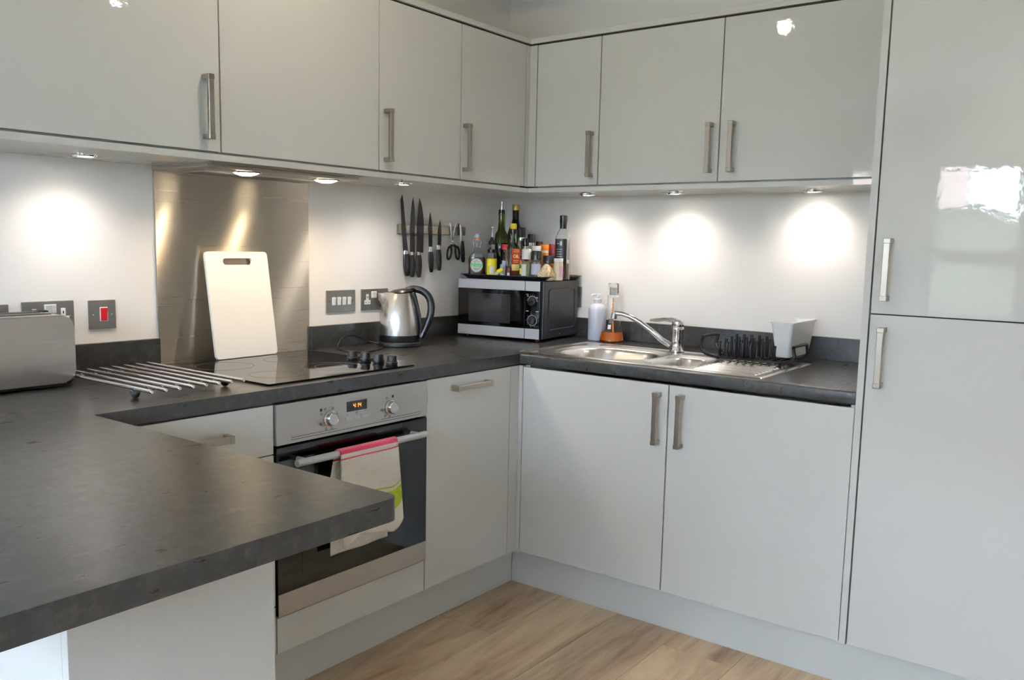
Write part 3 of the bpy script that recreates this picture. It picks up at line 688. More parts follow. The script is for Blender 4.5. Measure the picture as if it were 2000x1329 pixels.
def loop(xo, xi, zt):
    t_ = xo-(xo-xi)*.10
    return arc_pts([(xi, yl, z0), (xi+(xo-xi)*.5, yl, z0+.003), (xo-(xo-xi)*.14, yl, z0+.014), (xo-(xo-xi)*.02, yl, z0+.032), (xo-(xo-xi)*.03, yl, zt-.03), (t_, yl, zt-.008), (t_-.0005, yl+.008, zt),
                    (t_-.0005, yr-.008, zt), (t_, yr, zt-.008), (xo-(xo-xi)*.03, yr, zt-.03), (xo-(xo-xi)*.02, yr, z0+.032), (xo-(xo-xi)*.14, yr, z0+.014), (xi+(xo-xi)*.5, yr, z0+.003), (xi, yr, z0)])
obj('end_loop', MB().tube(loop(1.155, 1.225, .996), wr*1.1, 8), 'wire_black', t)
obj('end_loop', MB().tube(loop(1.500, 1.445, .985), wr*1.1, 8), 'wire_black', t)
for row, (yy, zt) in enumerate(((-.262, .984), (-.215, .990), (-.17, .996), (-.122, 1.002))):
    for k in range(8):
        xx = 1.235+.0285*k
        if row > 0 and xx > 1.385: continue
        if row == 0:
            if k in (5, 6): continue
            pts = arc_pts([(xx, -.235, z0), (xx, -.255, z0+.004), (xx, -.270, z0+.018), (xx, -.272, z0+.04), (xx, -.268, zt)])
        else: pts = [(xx, yy, z0), (xx, yy, zt)]
        obj('prong', MB().tube(pts, wr, 8), 'wire_black', t)
for fx in (1.222, 1.448):
    for fy in (-.250, -.130): obj('foot', MB().cyl((fx, fy, ZT+.0078), (fx, fy, z0), .006, 12), 'rubber', t)
# caddy
def taper_box(mb, x0, x1, y0, y1, za, zb, tx, ty, r, wall=.0025):
    lo = rrect(x0+tx, x1-tx, y0+ty, y1-ty, r, 4); hi = rrect(x0, x1, y0, y1, r, 4)
    li = rrect(x0+tx+wall, x1-tx-wall, y0+ty+wall, y1-ty-wall, r*.8, 4); hi2 = rrect(x0+wall, x1-wall, y0+wall, y1-wall, r*.8, 4)
    n = len(lo); mk = lambda P_, z: [mb.bm.verts.new((a, b, z)) for a, b in P_]
    A, B, C_, D = mk(lo, za), mk(hi, zb), mk(hi2, zb), mk(li, za+wall); fs = [mb.bm.faces.new(A[::-1]), mb.bm.faces.new(D)]
    for P_, Q in ((A, B), (B, C_), (C_, D)):
        for k in range(n): fs.append(mb.bm.faces.new((P_[k], P_[(k+1) % n], Q[(k+1) % n], Q[k])))
    mb._fin(A+B+C_+D, fs)
t = thing('cutlery_caddy', 'white tapered plastic cutlery caddy in the right end of the dish rack', 'caddy', (1.43, -.1, .93))
mb = MB(); taper_box(mb, 1.390, 1.468, -.205, .045, z0+wr+.0045, 1.058, .014, .022, .012); obj('bucket', mb, 'white_plastic', t)
mb = MB(); P0 = rrect(1.387, 1.471, -.208, .048, .013, 4); P1 = rrect(1.392, 1.466, -.203, .043, .011, 4)
A = [mb.bm.verts.new((a, b, 1.0555)) for a, b in P0]; B = [mb.bm.verts.new((a, b, 1.0615)) for a, b in P0]; C_ = [mb.bm.verts.new((a, b, 1.0615)) for a, b in P1]; D = [mb.bm.verts.new((a, b, 1.0555)) for a, b in P1]
fs = []
for P_, Q in ((A, B), (B, C_), (C_, D), (D, A)):
    for k in range(len(A)): fs.append(mb.bm.faces.new((P_[k], P_[(k+1) % len(A)], Q[(k+1) % len(A)], Q[k])))
mb._fin(A+B+C_+D, fs); obj('rim', mb, 'white_plastic', t)

# ------------------------------------------------------------------ microwave (own local frame)
TH = R(6.9); MWZ = ZT
t = thing('microwave', 'silver and black microwave oven with two dials in the corner', 'microwave', (.036, -.296, MWZ), TH)
def mobj(n, mb, mt, p=None, **k): return obj(n, mb, mt, p or t, world=False, **k)
MW, MD, M0, M1 = .412, .33, .012, .252
mobj('casing', box(.004, MW, .016, MD, M0, M1, bev=.006), 'mw_body')
mobj('front_frame', box(.0, MW, .008, .018, M0, M1, bev=.003), 'black_plastic')
# embossed side
mb = MB(); Ms = Matrix(((0, 0, 1, MW), (1, 0, 0, 0), (0, 1, 0, 0), (0, 0, 0, 1)))
P_ = rrect(.055, .295, M0+.035, M1-.035, .016, 4)
mb.tube([Ms@Vector((a, b, .0)) for a, b in P_], .0035, 8, closed=True); mobj('side_embossing', mb, 'mw_body')
mobj('screw', MB().sphere((MW, .16, M0+.014), .0028, seg=10), 'chrome')
dr = mobj('door', box(.0, .331, -.004, .008, M0+.001, M1-.001, bev=.002), 'black_glass')
mobj('top_band', box(.0005, .3305, -.0055, -.003, M1-.041, M1-.001, bev=.001), 'silver_plastic', dr)
mobj('bottom_band', box(.0005, .3305, -.0055, -.003, M0+.001, M0+.043, bev=.001), 'silver_plastic', dr)
mobj('window_pane', MB().prism(rrect(.055, .262, .071, .193, .004), .0, .0006, M=Matrix(((1, 0, 0, 0), (0, 0, -1, -.0040), (0, 1, 0, 0), (0, 0, 0, 1)))), 'mw_window', dr)
cp = mobj('control_panel', box(.333, .402, -.004, .008, M0+.001, M1-.001, bev=.002), 'black_glass')
mobj('top_band', box(.3335, .4015, -.0055, -.003, M1-.041, M1-.001, bev=.001), 'silver_plastic', cp)
mobj('bottom_band', box(.3335, .4015, -.0055, -.003, M0+.001, M0+.043, bev=.001), 'silver_plastic', cp)
mb = MB().use('print_light')
def mfront(cx, cz): return Matrix(((1, 0, 0, cx), (0, 0, -1, -.0042), (0, 1, 0, cz), (0, 0, 0, 1)))
for cz, a0, a1 in ((.168, 0, 180), (.090, -270, 90)):
    mb.lathe([(.0212, 0), (.0212, .0004), (.0226, .0004), (.0226, 0)], seg=32, M=mfront(.367, cz), a0=R(a0), a1=R(a1))
    for k in range(9):
        aa = R(a0+(a1-a0)*k/9+8)
        mb.box(.0255, .0285, -.0004, .0004, 0, .0004, M=mfront(.367, cz)@Matrix.Rotation(aa, 4, 'Z'))
for bx, bz, w in ((.343, .197, .011), (.345, .190, .008), (.344, .128, .012), (.391, .128, .014), (.389, .185, .007)): mb.box(bx-w/2, bx+w/2, -.0046, -.0038, bz-.0011, bz+.0011)
mobj('dial_markings', mb, 'print_light', cp)
for cz in (.168, .090):
    mb = MB().lathe([(0, 0), (.0185, 0), (.0185, .006), (.016, .011), (0, .012)], seg=28, M=mfront(.367, cz)); mb.box(-.0165, .0165, -.0035, .0035, .008, .0175, bev=.0015, M=mfront(.367, cz)@Matrix.Rotation(R(70 if cz < .1 else 30), 4, 'Z'))
    mobj('dial', mb, 'black_plastic', cp)
for fx in (.03, .375):
    for fy in (.03, .295): mobj('foot', MB().cyl((fx, fy, .0003), (fx, fy, M0+.001), .011, 14, r2=.012), 'rubber')
mobj('vent_grille', box(.05, .3, MD-.002, MD+.004, .05, .2), 'black_plastic')
# tray on top
TZ0 = MWZ+M1+.0008
t = thing('tray', 'dark flared tray on top of the microwave holding bottles and jars', 'tray', (.036, -.296, TZ0), TH)
mb = MB()
def loopv(P_, z): return [mb.bm.verts.new((a, b, z)) for a, b in P_]
L0 = loopv(rrect(.028, .402, .012, .328, .02, 4), 0); L1 = loopv(rrect(.008, .425, -.008, .346, .022, 4), .0165); L2 = loopv(rrect(.004, .429, -.012, .350, .024, 4), .0165)
L3 = loopv(rrect(.004, .429, -.012, .350, .024, 4), .0185); L4 = loopv(rrect(.011, .422, -.005, .343, .021, 4), .0185); L5 = loopv(rrect(.031, .399, .015, .325, .018, 4), .0025)
fs = [mb.bm.faces.new(L0[::-1]), mb.bm.faces.new(L5)]
for P_, Q in ((L0, L1), (L1, L2), (L2, L3), (L3, L4), (L4, L5)):
    for k in range(len(P_)): fs.append(mb.bm.faces.new((P_[k], P_[(k+1) % len(P_)], Q[(k+1) % len(P_)], Q[k])))
mb._fin(L0+L1+L2+L3+L4+L5, fs); obj('tray_body', mb, 'tray_black', t, world=False)
TF = TZ0+.0028     # tray floor

# ------------------------------------------------------------------ bottles and jars on the tray
GBT = 'bottles and jars on the microwave tray'
CA = R(-47)        # direction from the tray to the viewer side of the room
def jar(name, label, cat, x, y, parts):
    t = thing(name, label, cat, (x, y, TF), 0, GBT)
    for pn, prof, mt, *rest in parts:
        mb = MB(); kw = {}
        if rest: kw = dict(a0=CA+R(rest[0][0]), a1=CA+R(rest[0][1]))
        mb.lathe(prof, (x, y, TF), 24 if not rest else 12, **kw); obj(pn, mb, mt, t)
    return t
def shell(prof, th=.0015):
    """open-necked glass wall from an outer profile starting at (0,0)"""
    return prof+[(max(r-th, .0008), z+(.002 if i == len(prof)-1 else 0)) for i, (r, z) in list(enumerate(prof))[::-1] if r > 0 and i > 1]+[(0, .004)]
Z = lambda z: z-TF
# 1 flat flask
x, y = .080, -.230
t = thing('flask', 'flat swing-top glass flask of brown spirit with a green Nitty label', 'bottle', (x, y, TF), 0, GBT)
rotF = Matrix.Translation((x, y, TF))@Matrix.Rotation(CA+R(90)+R(-6), 4, 'Z')
def flat_body(prof, dep, sc=1.0):
    mb = MB(); rings = []
    for w, z in prof:
        ring = []
        for k in range(24):
            a = 2*math.pi*k/24; c, s_ = math.cos(a), math.sin(a); e = .55 if w > .02 else 1.0
            ring.append(mb.bm.verts.new(rotF@Vector((w*sc*math.copysign(abs(c)**e, c), min(dep, w)*sc*math.copysign(abs(s_)**e, s_), z))))
        rings.append(ring)
    fs = [mb.bm.faces.new(rings[0][::-1]), mb.bm.faces.new(rings[-1])]
    for A, B in zip(rings, rings[1:]):
        for k in range(24): fs.append(mb.bm.faces.new((A[k], A[(k+1) % 24], B[(k+1) % 24], B[k])))
    mb._fin([v for r_ in rings for v in r_], fs); return mb
obj('bottle_body', flat_body([(.033, 0), (.0365, .004), (.0365, .075), (.034, .088), (.025, .101), (.0135, .110), (.0115, .125), (.011, .150), (.013, .153), (.013, .160)], .021), 'clear_glass', t)
obj('liquid', flat_body([(.0345, .003), (.0352, .006), (.0352, .070), (.0325, .083), (0.030, .087)], .0195), 'brown_liquid', t)
lbm = rotF@Matrix(((1, 0, 0, 0), (0, 0, -1, -.0214), (0, 1, 0, .052), (0, 0, 0, 1)))
mb = MB(); mb.lathe([(0, 0), (0, .0004), (.0262, .0004), (.0262, 0)], seg=32, M=lbm@Matrix.Diagonal((1, 1.12, 1, 1))); la = obj('label', mb, 'white_label', t)
mb = MB().use('green_print'); mb.text('Nitty', .0235, lbm@Matrix.Translation((0, .001, .0006)), .0003, bold=.0006); mb.use('print_dark').box(-.013, .013, -.0155, -.014, .0004, .0008, M=lbm); mb.box(-.010, .010, -.0195, -.0185, .0004, .0008, M=lbm); mb.box(-.015, .015, .0145, .0157, .0004, .0008, M=lbm); mb.box(-.003, .003, .020, .0225, .0004, .0008, M=lbm)
obj('label_print', mb, 'green_print', la)
obj('stopper', MB().lathe([(0, .168), (.0095, .168), (.011, .172), (.0105, .182), (.006, .187), (0, .188)], (x, y, TF), 20), 'white_plastic', t)
obj('seal', MB().lathe([(0, .161), (.0125, .161), (.0125, .167), (0, .167)], (x, y, TF), 20), 'orange_band', t)
mb = MB()
for s in (-1, 1): mb.tube([rotF@Vector(p) for p in arc_pts([(s*.012, -.006, .128), (s*.017, -.003, .150), (s*.015, 0, .172), (s*.010, 0, .177)])], .001, 6)
mb.tube([rotF@Vector((.0135*math.cos(2*math.pi*k/16), .0135*math.sin(2*math.pi*k/16), .128)) for k in range(16)], .001, 6, closed=True)
obj('wire_bail', mb, 'chrome', t)
# 2 cruet with yellow label
x, y = .148, -.212
pb = [(0, 0), (.0205, 0), (.0215, .003), (.0215, .098), (.019, .106), (.0165, .108)]
t = jar('pourer_bottle', 'small glass pourer bottle with yellow label and black collars', 'bottle', x, y, [
    ('bottle_body', shell(pb), 'clear_glass'), ('liquid', [(0, .004), (.0196, .004), (.0196, .06), (0, .06)], 'oil_gold'),
    ('label', [(.0219, .012), (.0219, .082)], 'yellow_label', (-100, 100)),
    ('collar', [(0, .107), (.0185, .107), (.0185, .122), (0, .122)], 'black_plastic'),
    ('neck', [(0, .122), (.0125, .122), (.0125, .142), (0, .142)], 'clear_plastic'),
    ('upper_collar', [(0, .142), (.0145, .142), (.0155, .156), (.009, .16), (.006, .174), (0, .174)], 'black_plastic'),
    ('pourer', [(0, .174), (.0035, .174), (.003, .205), (.0055, .210), (.006, .216), (.004, .222), (0, .223)], 'chrome')])
obj('label_patch', MB().lathe([(.0221, .018), (.0221, .05)], (x, y, TF), 8, a0=CA-R(28), a1=CA+R(28)), 'white_label', t)
# 3 olive oil
jar('olive_oil_bottle', 'tall green glass olive oil bottle with a steel pouring spout', 'bottle', .100, -.087, [
    ('bottle_body', [(0, 0), (.029, 0), (.030, .003), (.030, .165), (.026, .19), (.0165, .206), (.0145, .225), (.014, .272), (.0155, .274), (.0155, .279), (0, .279)], 'green_glass'),
    ('liquid', [(0, .003), (.0285, .003), (.0285, .150), (0, .150)], 'olive_oil'),
    ('stopper', [(0, .279), (.0150, .279), (.0145, .293), (.011, .296), (0, .296)], 'black_plastic'),
    ('spout', [(0, .296), (.0032, .296), (.0028, .322), (.0042, .324), (.0042, .330), (0, .331)], 'chrome')])
# 4 dark bottle with gold cap
jar('dark_bottle', 'tall dark glass bottle with a gold cap at the back of the tray', 'bottle', .115, -.004, [
    ('bottle_body', [(0, 0), (.034, 0), (.036, .004), (.036, .19), (.030, .212), (.018, .238), (.0145, .26), (.0142, .297), (0, .297)], 'dark_glass'),
    ('neck_foil', [(.0145, .255), (.0148, .297)], 'black_label', (-180, 180)),
    ('cap', [(0, .297), (.0165, .297), (.0165, .320), (.0155, .322), (0, .322)], 'gold_cap')])
# 5 green carton tin
jar('green_tin', 'green tin standing behind the olive oil and sesame bottles', 'tin', .152, -.048, [
    ('body', [(0, 0), (.024, 0), (.024, .186), (0, .186)], 'green_box'), ('lid', [(0, .186), (.0225, .186), (.0225, .194), (0, .194)], 'green_box')])
# 6 square oil bottle with red OIL label
x, y = .252, -.199
t = thing('oil_bottle', 'square clear oil bottle with a yellow cap and red OIL label', 'bottle', (x, y, TF), 0, GBT)
rq = Matrix.Translation((x, y, TF))@Matrix.Rotation(CA+R(90)+R(28), 4, 'Z')
def sq_loft(mb, secs, n=5):
    rings = []
    for w, r_, z in secs: rings.append([mb.bm.verts.new(rq@Vector((a, b, z))) for a, b in rrect(-w, w, -w, w, min(r_, w*.99), n)])
    fs = [mb.bm.faces.new(rings[0][::-1]), mb.bm.faces.new(rings[-1])]
    for A, B in zip(rings, rings[1:]):
        for k in range(len(A)): fs.append(mb.bm.faces.new((A[k], A[(k+1) % len(A)], B[(k+1) % len(A)], B[k])))
    mb._fin([v for r_ in rings for v in r_], fs); return mb
obj('bottle_body', sq_loft(MB(), [(.0225, .004, 0), (.024, .005, .003), (.024, .005, .120), (.021, .008, .134), (.0165, .0164, .148), (.0135, .0134, .170), (.0125, .0124, .19)]), 'clear_glass', t)
obj('oil', sq_loft(MB(), [(.0222, .004, .004), (.0222, .004, .055)]), 'oil_gold', t)
obj('collar', MB().lathe([(0, .188), (.0165, .188), (.0165, .206), (.0135, .208), (0, .208)], (x, y, TF), 22), 'black_plastic', t)
obj('cap', MB().lathe([(0, .208), (.013, .209), (.014, .214), (.014, .228), (.012, .232), (0, .232)], (x, y, TF), 20), 'yellow_cap', t)
mb = MB().use('red_label'); mb.box(-.0213, .0213, -.0246, -.0241, .062, .128, M=rq); mb.use('cream_text').box(-.0213, .0213, -.0246, -.0241, .035, .0615, M=rq); mb.use('maroon_label').box(-.0213, .0213, -.0246, -.0241, .012, .0345, M=rq)
la = obj('label', mb, 'red_label', t)
mb = MB().text('OIL', .019, rq@Matrix(((1, 0, 0, 0), (0, 0, -1, -.0248), (0, 1, 0, .094), (0, 0, 0, 1))), .0003, bold=.0005)
for dz in (.114, .121, .077, .070): mb.box(-.014, .014, -.0250, -.0246, dz-.0009, dz+.0009, M=rq)
obj('label_print', mb, 'cream_text', la)
# 7 red cap sauce
jar('sauce_bottle', 'small dark sauce bottle with a red cap and silver label', 'bottle', .169, -.149, [
    ('bottle_body', [(0, 0), (.0185, 0), (.019, .003), (.019, .066), (.012, .09), (.008, .11), (.0085, .122), (0, .122)], 'dark_glass'),
    ('label', [(.0193, .01), (.0193, .058)], 'lilac_label', (-110, 110)), ('cap', [(0, .122), (.0135, .122), (.0135, .141), (.012, .144), (0, .144)], 'red_cap')])
# 8-10 mills
def mill(x, y, h, r, mt, label):
    jar('pepper_mill', label, 'pepper mill', x, y, [
        ('jar_body', [(0, 0), (r, 0), (r, h*.60), (r*.84, h*.74), (0, h*.74)], 'clear_glass'), ('spice', [(0, .002), (r*.88, .002), (r*.88, h*.5), (0, h*.5)], mt),
        ('collar', [(0, h*.74), (r*.9, h*.74), (r*.9, h*.80), (0, h*.80)], 'chrome'),
        ('grinder_head', [(0, h*.80), (r*1.02, h*.80), (r*1.05, h*.84), (r*1.0, h*.97), (r*.9, h), (0, h)], 'black_plastic')])
mill(.202, -.074, .219, .0165, 'peppercorns', 'tallest black topped pepper mill, beside the dark gold-capped bottle')
mill(.224, -.030, .191, .0165, 'mixed_spice', 'black topped pepper mill at the back, right of the tallest mill')
mill(.263, -.126, .172, .0125, 'mixed_spice', 'slim small pepper mill in front of the two taller mills')
# 11-13 spice jars
jar('spice_jar', 'herb jar with a tall white cap at the front of the tray', 'jar', .333, -.212, [
    ('jar_body', [(0, 0), (.0195, 0), (.0205, .003), (.0205, .078), (.017, .084), (0, .084)], 'clear_glass'), ('herbs', [(0, .003), (.0185, .003), (.0185, .074), (0, .074)], 'herb'),
    ('label', [(.0208, .016), (.0208, .064)], 'white_label', (-78, -8)), ('cap', [(0, .084), (.0195, .084), (.0195, .124), (.018, .1265), (0, .1265)], 'white_plastic')])
jar('spice_jar', 'peppercorn jar with a black cap and pale label at the front of the tray', 'jar', .372, -.196, [
    ('jar_body', [(0, 0), (.0195, 0), (.0205, .003), (.0205, .078), (.017, .085), (0, .085)], 'clear_glass'), ('peppercorns', [(0, .003), (.0185, .003), (.0185, .076), (0, .076)], 'peppercorns'),
    ('label', [(.0208, .022), (.0208, .066)], 'lilac_label', (-85, 50)), ('cap', [(0, .085), (.0198, .085), (.0198, .117), (.018, .12), (0, .12)], 'black_plastic')])
jar('spice_jar', 'white capped jar standing behind the black capped peppercorn jar', 'jar', .325, -.130, [
    ('jar_body', [(0, 0), (.019, 0), (.0195, .003), (.0195, .108), (0, .108)], 'cream_sauce'), ('label', [(.0198, .02), (.0198, .1)], 'tan_label', (-120, 120)), ('cap', [(0, .108), (.0192, .108), (.0192, .138), (.018, .14), (0, .14)], 'white_plastic')])
jar('spice_jar', 'jar with a small flat black lid at the back of the tray', 'jar', .245, .001, [
    ('jar_body', [(0, 0), (.018, 0), (.019, .003), (.019, .138), (0, .138)], 'red_spice'), ('lid', [(0, .138), (.016, .138), (.016, .158), (.015, .16), (0, .16)], 'lid_dark')])
jar('spice_jar', 'white jar with a bright orange lid near the back of the tray', 'jar', .316, -.061, [
    ('jar_body', [(0, 0), (.0185, 0), (.0195, .003), (.0195, .122), (0, .122)], 'white_label'), ('label', [(.0198, .03), (.0198, .112)], 'orange_cap', (-30, 60)), ('lid', [(0, .122), (.0212, .122), (.0212, .144), (.020, .147), (0, .147)], 'orange_cap')])
jar('spice_jar', 'dark red jar beside the balsamic bottle', 'jar', .345, -.030, [
    ('jar_body', [(0, 0), (.021, 0), (.022, .003), (.022, .134), (0, .134)], 'red_spice'), ('lid', [(0, .134), (.0225, .134), (.0225, .147), (.0215, .149), (0, .149)], 'red_spice')])
jar('glass_jar', 'squat glass jar with a wide dark lid behind the bag of oats', 'jar', .386, -.122, [
    ('jar_body', [(0, 0), (.025, 0), (.0265, .003), (.0265, .062), (.024, .068), (0, .068)], 'clear_glass'), ('contents', [(0, .003), (.0245, .003), (.0245, .05), (0, .05)], 'herb'),
    ('lid', [(0, .068), (.0262, .068), (.0262, .098), (.025, .1005), (0, .1005)], 'lid_dark')])
jar('glass_jar', 'small jar with a white lid and pink label in front of the balsamic bottle', 'jar', .455, -.153, [
    ('jar_body', [(0, 0), (.0185, 0), (.0195, .003), (.0195, .07), (.0175, .077), (0, .077)], 'cream_sauce'), ('label', [(.0198, .014), (.0198, .058)], 'pink_label', (5, 70)), ('lid', [(0, .077), (.0195, .077), (.0195, .089), (.0185, .0905), (0, .0905)], 'white_plastic')])
# 17 balsamic
x, y = .424, -.078
pb = [(0, 0), (.031, 0), (.0325, .003), (.0325, .168), (.0305, .182), (.0235, .200), (.0150, .212), (.0138, .222)]
t = jar('balsamic_bottle', 'balsamic vinegar bottle with black neck foil and black label', 'bottle', x, y, [
    ('bottle_body', shell(pb), 'clear_glass'), ('vinegar', [(0, .004), (.0305, .004), (.0305, .07), (0, .07)], 'brown_liquid'),
    ('label', [(.0329, .062), (.0329, .172)], 'black_label', (-105, 22)), ('back_label', [(.0329, .085), (.0329, .165)], 'grey_label', (28, 100)),
    ('neck_foil', [(0.0145, .214), (.0150, .235), (.0165, .25), (.0155, .256), (.0165, .268), (.015, .270), (0, .270)], 'black_plastic')])
la = MB()
RL = Matrix.Translation((x, y, TF))@Matrix.Rotation(CA-R(38)+R(90), 4, 'Z')
for w, dz in ((.012, .152), (.016, .128), (.012, .118), (.014, .108), (.017, .098), (.012, .088), (.015, .078)):
    la.lathe([(.0331, dz-.0012), (.0331, dz+.0012)], (x, y, TF), 6, a0=CA-R(38)-w/.033/1.2, a1=CA-R(38)+w/.033/1.2)
la.lathe([(.0331, .144), (.0331, .162)], (x, y, TF), 4, a0=CA-R(24)-.14, a1=CA-R(24)+.14)
obj('label_print', la, 'print_light', t)
# 18 bag of oats
def bag(mb, c, sx, sy, sz, seed, rot):
    q = bmesh.ops.create_uvsphere(mb.bm, u_segments=24, v_segments=14, radius=1); rnd = random.Random(seed)
    ph = [rnd.uniform(0, 6) for _ in range(6)]
    for v in q['verts']:
        n = v.co.normalized(); k = 1+.07*math.sin(5*n.x+ph[0])+.07*math.sin(6*n.y+ph[1])+.05*math.sin(9*n.z+ph[2])
        zz = max(n.z, -.55); f = 1-.45*max(0, zz)
        p = Vector((n.x*sx*k*f, n.y*sy*k*f, (zz+.55)/1.55*sz)); p.rotate(Matrix.Rotation(rot, 3, 'Z')); v.co = Vector(c)+p
    mb._fin(q['verts'], {f for v in q['verts'] for f in v.link_faces})
mb = MB(); bag(mb, (.425, -.196, TF), .036, .024, .068, 3, R(43)); tag(obj('bag_of_oats', mb, 'oats', sharp=60), 'small clear bag of pale oats leaning on the jars', 'bag', GBT)
# 19 folded packet with yellow clip
t = thing('clipped_packet', 'crumpled pale packet tied with a yellow band at the front of the tray', 'packet', (.212, -.228, TF), 0, GBT)
mb = MB(); e1 = Vector((math.cos(CA+R(90)), math.sin(CA+R(90)), 0))
c = Vector((.205, -.231, TF+.008))
mb.tube([c-e1*.024+Vector((0, 0, .002)), c-e1*.012+Vector((0, 0, .010)), c+Vector((0, 0, .024))], .008, 10, rad=[.007, .010, .007]); mb.tube([c+e1*.020+Vector((0, 0, -.001)), c+e1*.010+Vector((0, 0, .008)), c+Vector((0, 0, .024))], .007, 10, rad=[.006, .008, .006])
obj('packet_body', mb, 'garlic', t, sharp=80)
mb = MB(); mb.tube([c-e1*.006+Vector((0, 0, .018)), c+e1*.014+Vector((0, 0, .030))], .010, 12); obj('band', mb, 'yellow_label', t)
mb = MB(); mb.tube([c+e1*.010+Vector((0, 0, .030)), c+e1*.020+Vector((0, 0, .052)), c+e1*.023+Vector((0, 0, .066))], .008, 10, rad=[.006, .010, .012]); obj('packet_top', mb, 'lilac_label', t)
jar('spice_jar', 'tiny dark jar with a maroon label in front of the OIL bottle', 'jar', .262, -.238, [
    ('jar_body', [(0, 0), (.0115, 0), (.0125, .002), (.0125, .036), (0, .036)], 'maroon_label'), ('label', [(.0128, .010), (.0128, .026)], 'white_label', (-40, 10)), ('lid', [(0, .036), (.0118, .036), (.0118, .046), (0, .046)], 'maroon_label')])
jar('spice_jar', 'slim green labelled jar with an orange lid between oil bottle and herb jar', 'jar', .292, -.185, [
    ('jar_body', [(0, 0), (.012, 0), (.0125, .002), (.0125, .06), (0, .06)], 'green_box'), ('label', [(.0128, .02), (.0128, .045)], 'yellow_label', (-60, 20)), ('lid', [(0, .06), (.0122, .06), (.0122, .079), (0, .08)], 'orange_band')])

# ------------------------------------------------------------------ kettle
kc = Vector((.118, -.740, ZT)); KH = math.atan2(.602, .798)
t = thing('kettle', 'brushed steel jug kettle with black handle on its round base', 'kettle', tuple(kc), KH)
def kobj(n, mb, mt, p=None, **k): return obj(n, mb, mt, p or t, world=False, **k)
kobj('base', MB().lathe([(0, .0005), (.080, .0005), (.082, .004), (.0815, .014), (.076, .018), (0, .018)], seg=40), 'soft_black')
kobj('lower_ring', MB().lathe([(0, .0185), (.0745, .0185), (.0765, .022), (.0762, .044), (0, .044)], seg=40), 'black_plastic')
mb = MB(); prof = [(.0760, .044), (.0755, .06), (.0738, .09), (.0700, .12), (.0640, .15), (.0565, .18), (.0495, .204), (.048, .207)]; rings = []
for r_, z in prof:
    ring = []
    for k in range(48):
        a = 2*math.pi*k/48; d = abs(((a-math.pi+math.pi) % (2*math.pi))-math.pi); rr = r_
        if z > .13:
            s = min(1, (z-.13)/.065); wdt = .30; rr = r_+(.038*s**1.3)*math.exp(-(d/wdt)**2)
        ring.append(mb.bm.verts.new((rr*math.cos(a), rr*math.sin(a), z-(.004 if d < .3 and z > .2 else 0))))
    rings.append(ring)
fs = []
for A, B in zip(rings, rings[1:]):
    for k in range(48): fs.append(mb.bm.faces.new((A[k], A[(k+1) % 48], B[(k+1) % 48], B[k])))
mb._fin([v for r_ in rings for v in r_], fs); kobj('jug', mb, 'steel', sharp=70)
mb = MB().lathe([(0, 0), (.0495, 0), (.051, .004), (.045, .011), (.025, .017), (0, .018)], seg=36, M=Matrix.Translation((.004, 0, .203))@Matrix.Rotation(R(-9), 4, 'Y'))
kobj('lid', mb, 'lid_dark')
hp = arc_pts([(.028, 0, .214), (.055, 0, .221), (.088, 0, .213), (.112, 0, .192), (.122, 0, .160), (.119, 0, .120), (.105, 0, .080), (.092, 0, .052), (.082, 0, .036)], 4)
n = len(hp); kobj('handle', MB().tube(hp, .013, 12, rad=[(.012+.002*math.sin(math.pi*i/n), .015) for i in range(n)]), 'black_plastic')
mb = MB(); sp_ = [(.046, .205), (.052, .19), (.062, .155), (.070, .12), (.0745, .08), (.0765, .03)]
for s in (-1,):
    mb.tube([(a+.003, 0, z) for a, z in sp_], .008, 10, rad=[(.012, .014), (.010, .014), (.007, .014), (.006, .014), (.006, .014), (.007, .014)])
kobj('handle_strip', mb, 'black_plastic'); kobj('switch', box(.086, .104, -.010, .010, .046, .053, bev=.002), 'black_plastic')
kobj('lid_button', box(.040, .054, -.008, .008, .222, .232, bev=.002), 'black_plastic')
cpts = [(.075, -.808, ZT+.010), (.04, -.826, ZT+.016), (.030, -.856, ZT+.029), (.030, -.905, ZT+.044), (.034, -.955, ZT+.040), (.05, -.992, ZT+.016), (.075, -1.012, ZT+.0035), (.115, -1.025, ZT+.0035), (.170, -1.032, ZT+.0035), (.196, -.990, ZT+.0035), (.170, -.90, ZT+.0035), (.135, -.845, ZT+.004), (.112, -.815, ZT+.008)]
obj('cord', MB().tube(arc_pts(cpts, 5), .0028, 8), 'black_plastic', t)

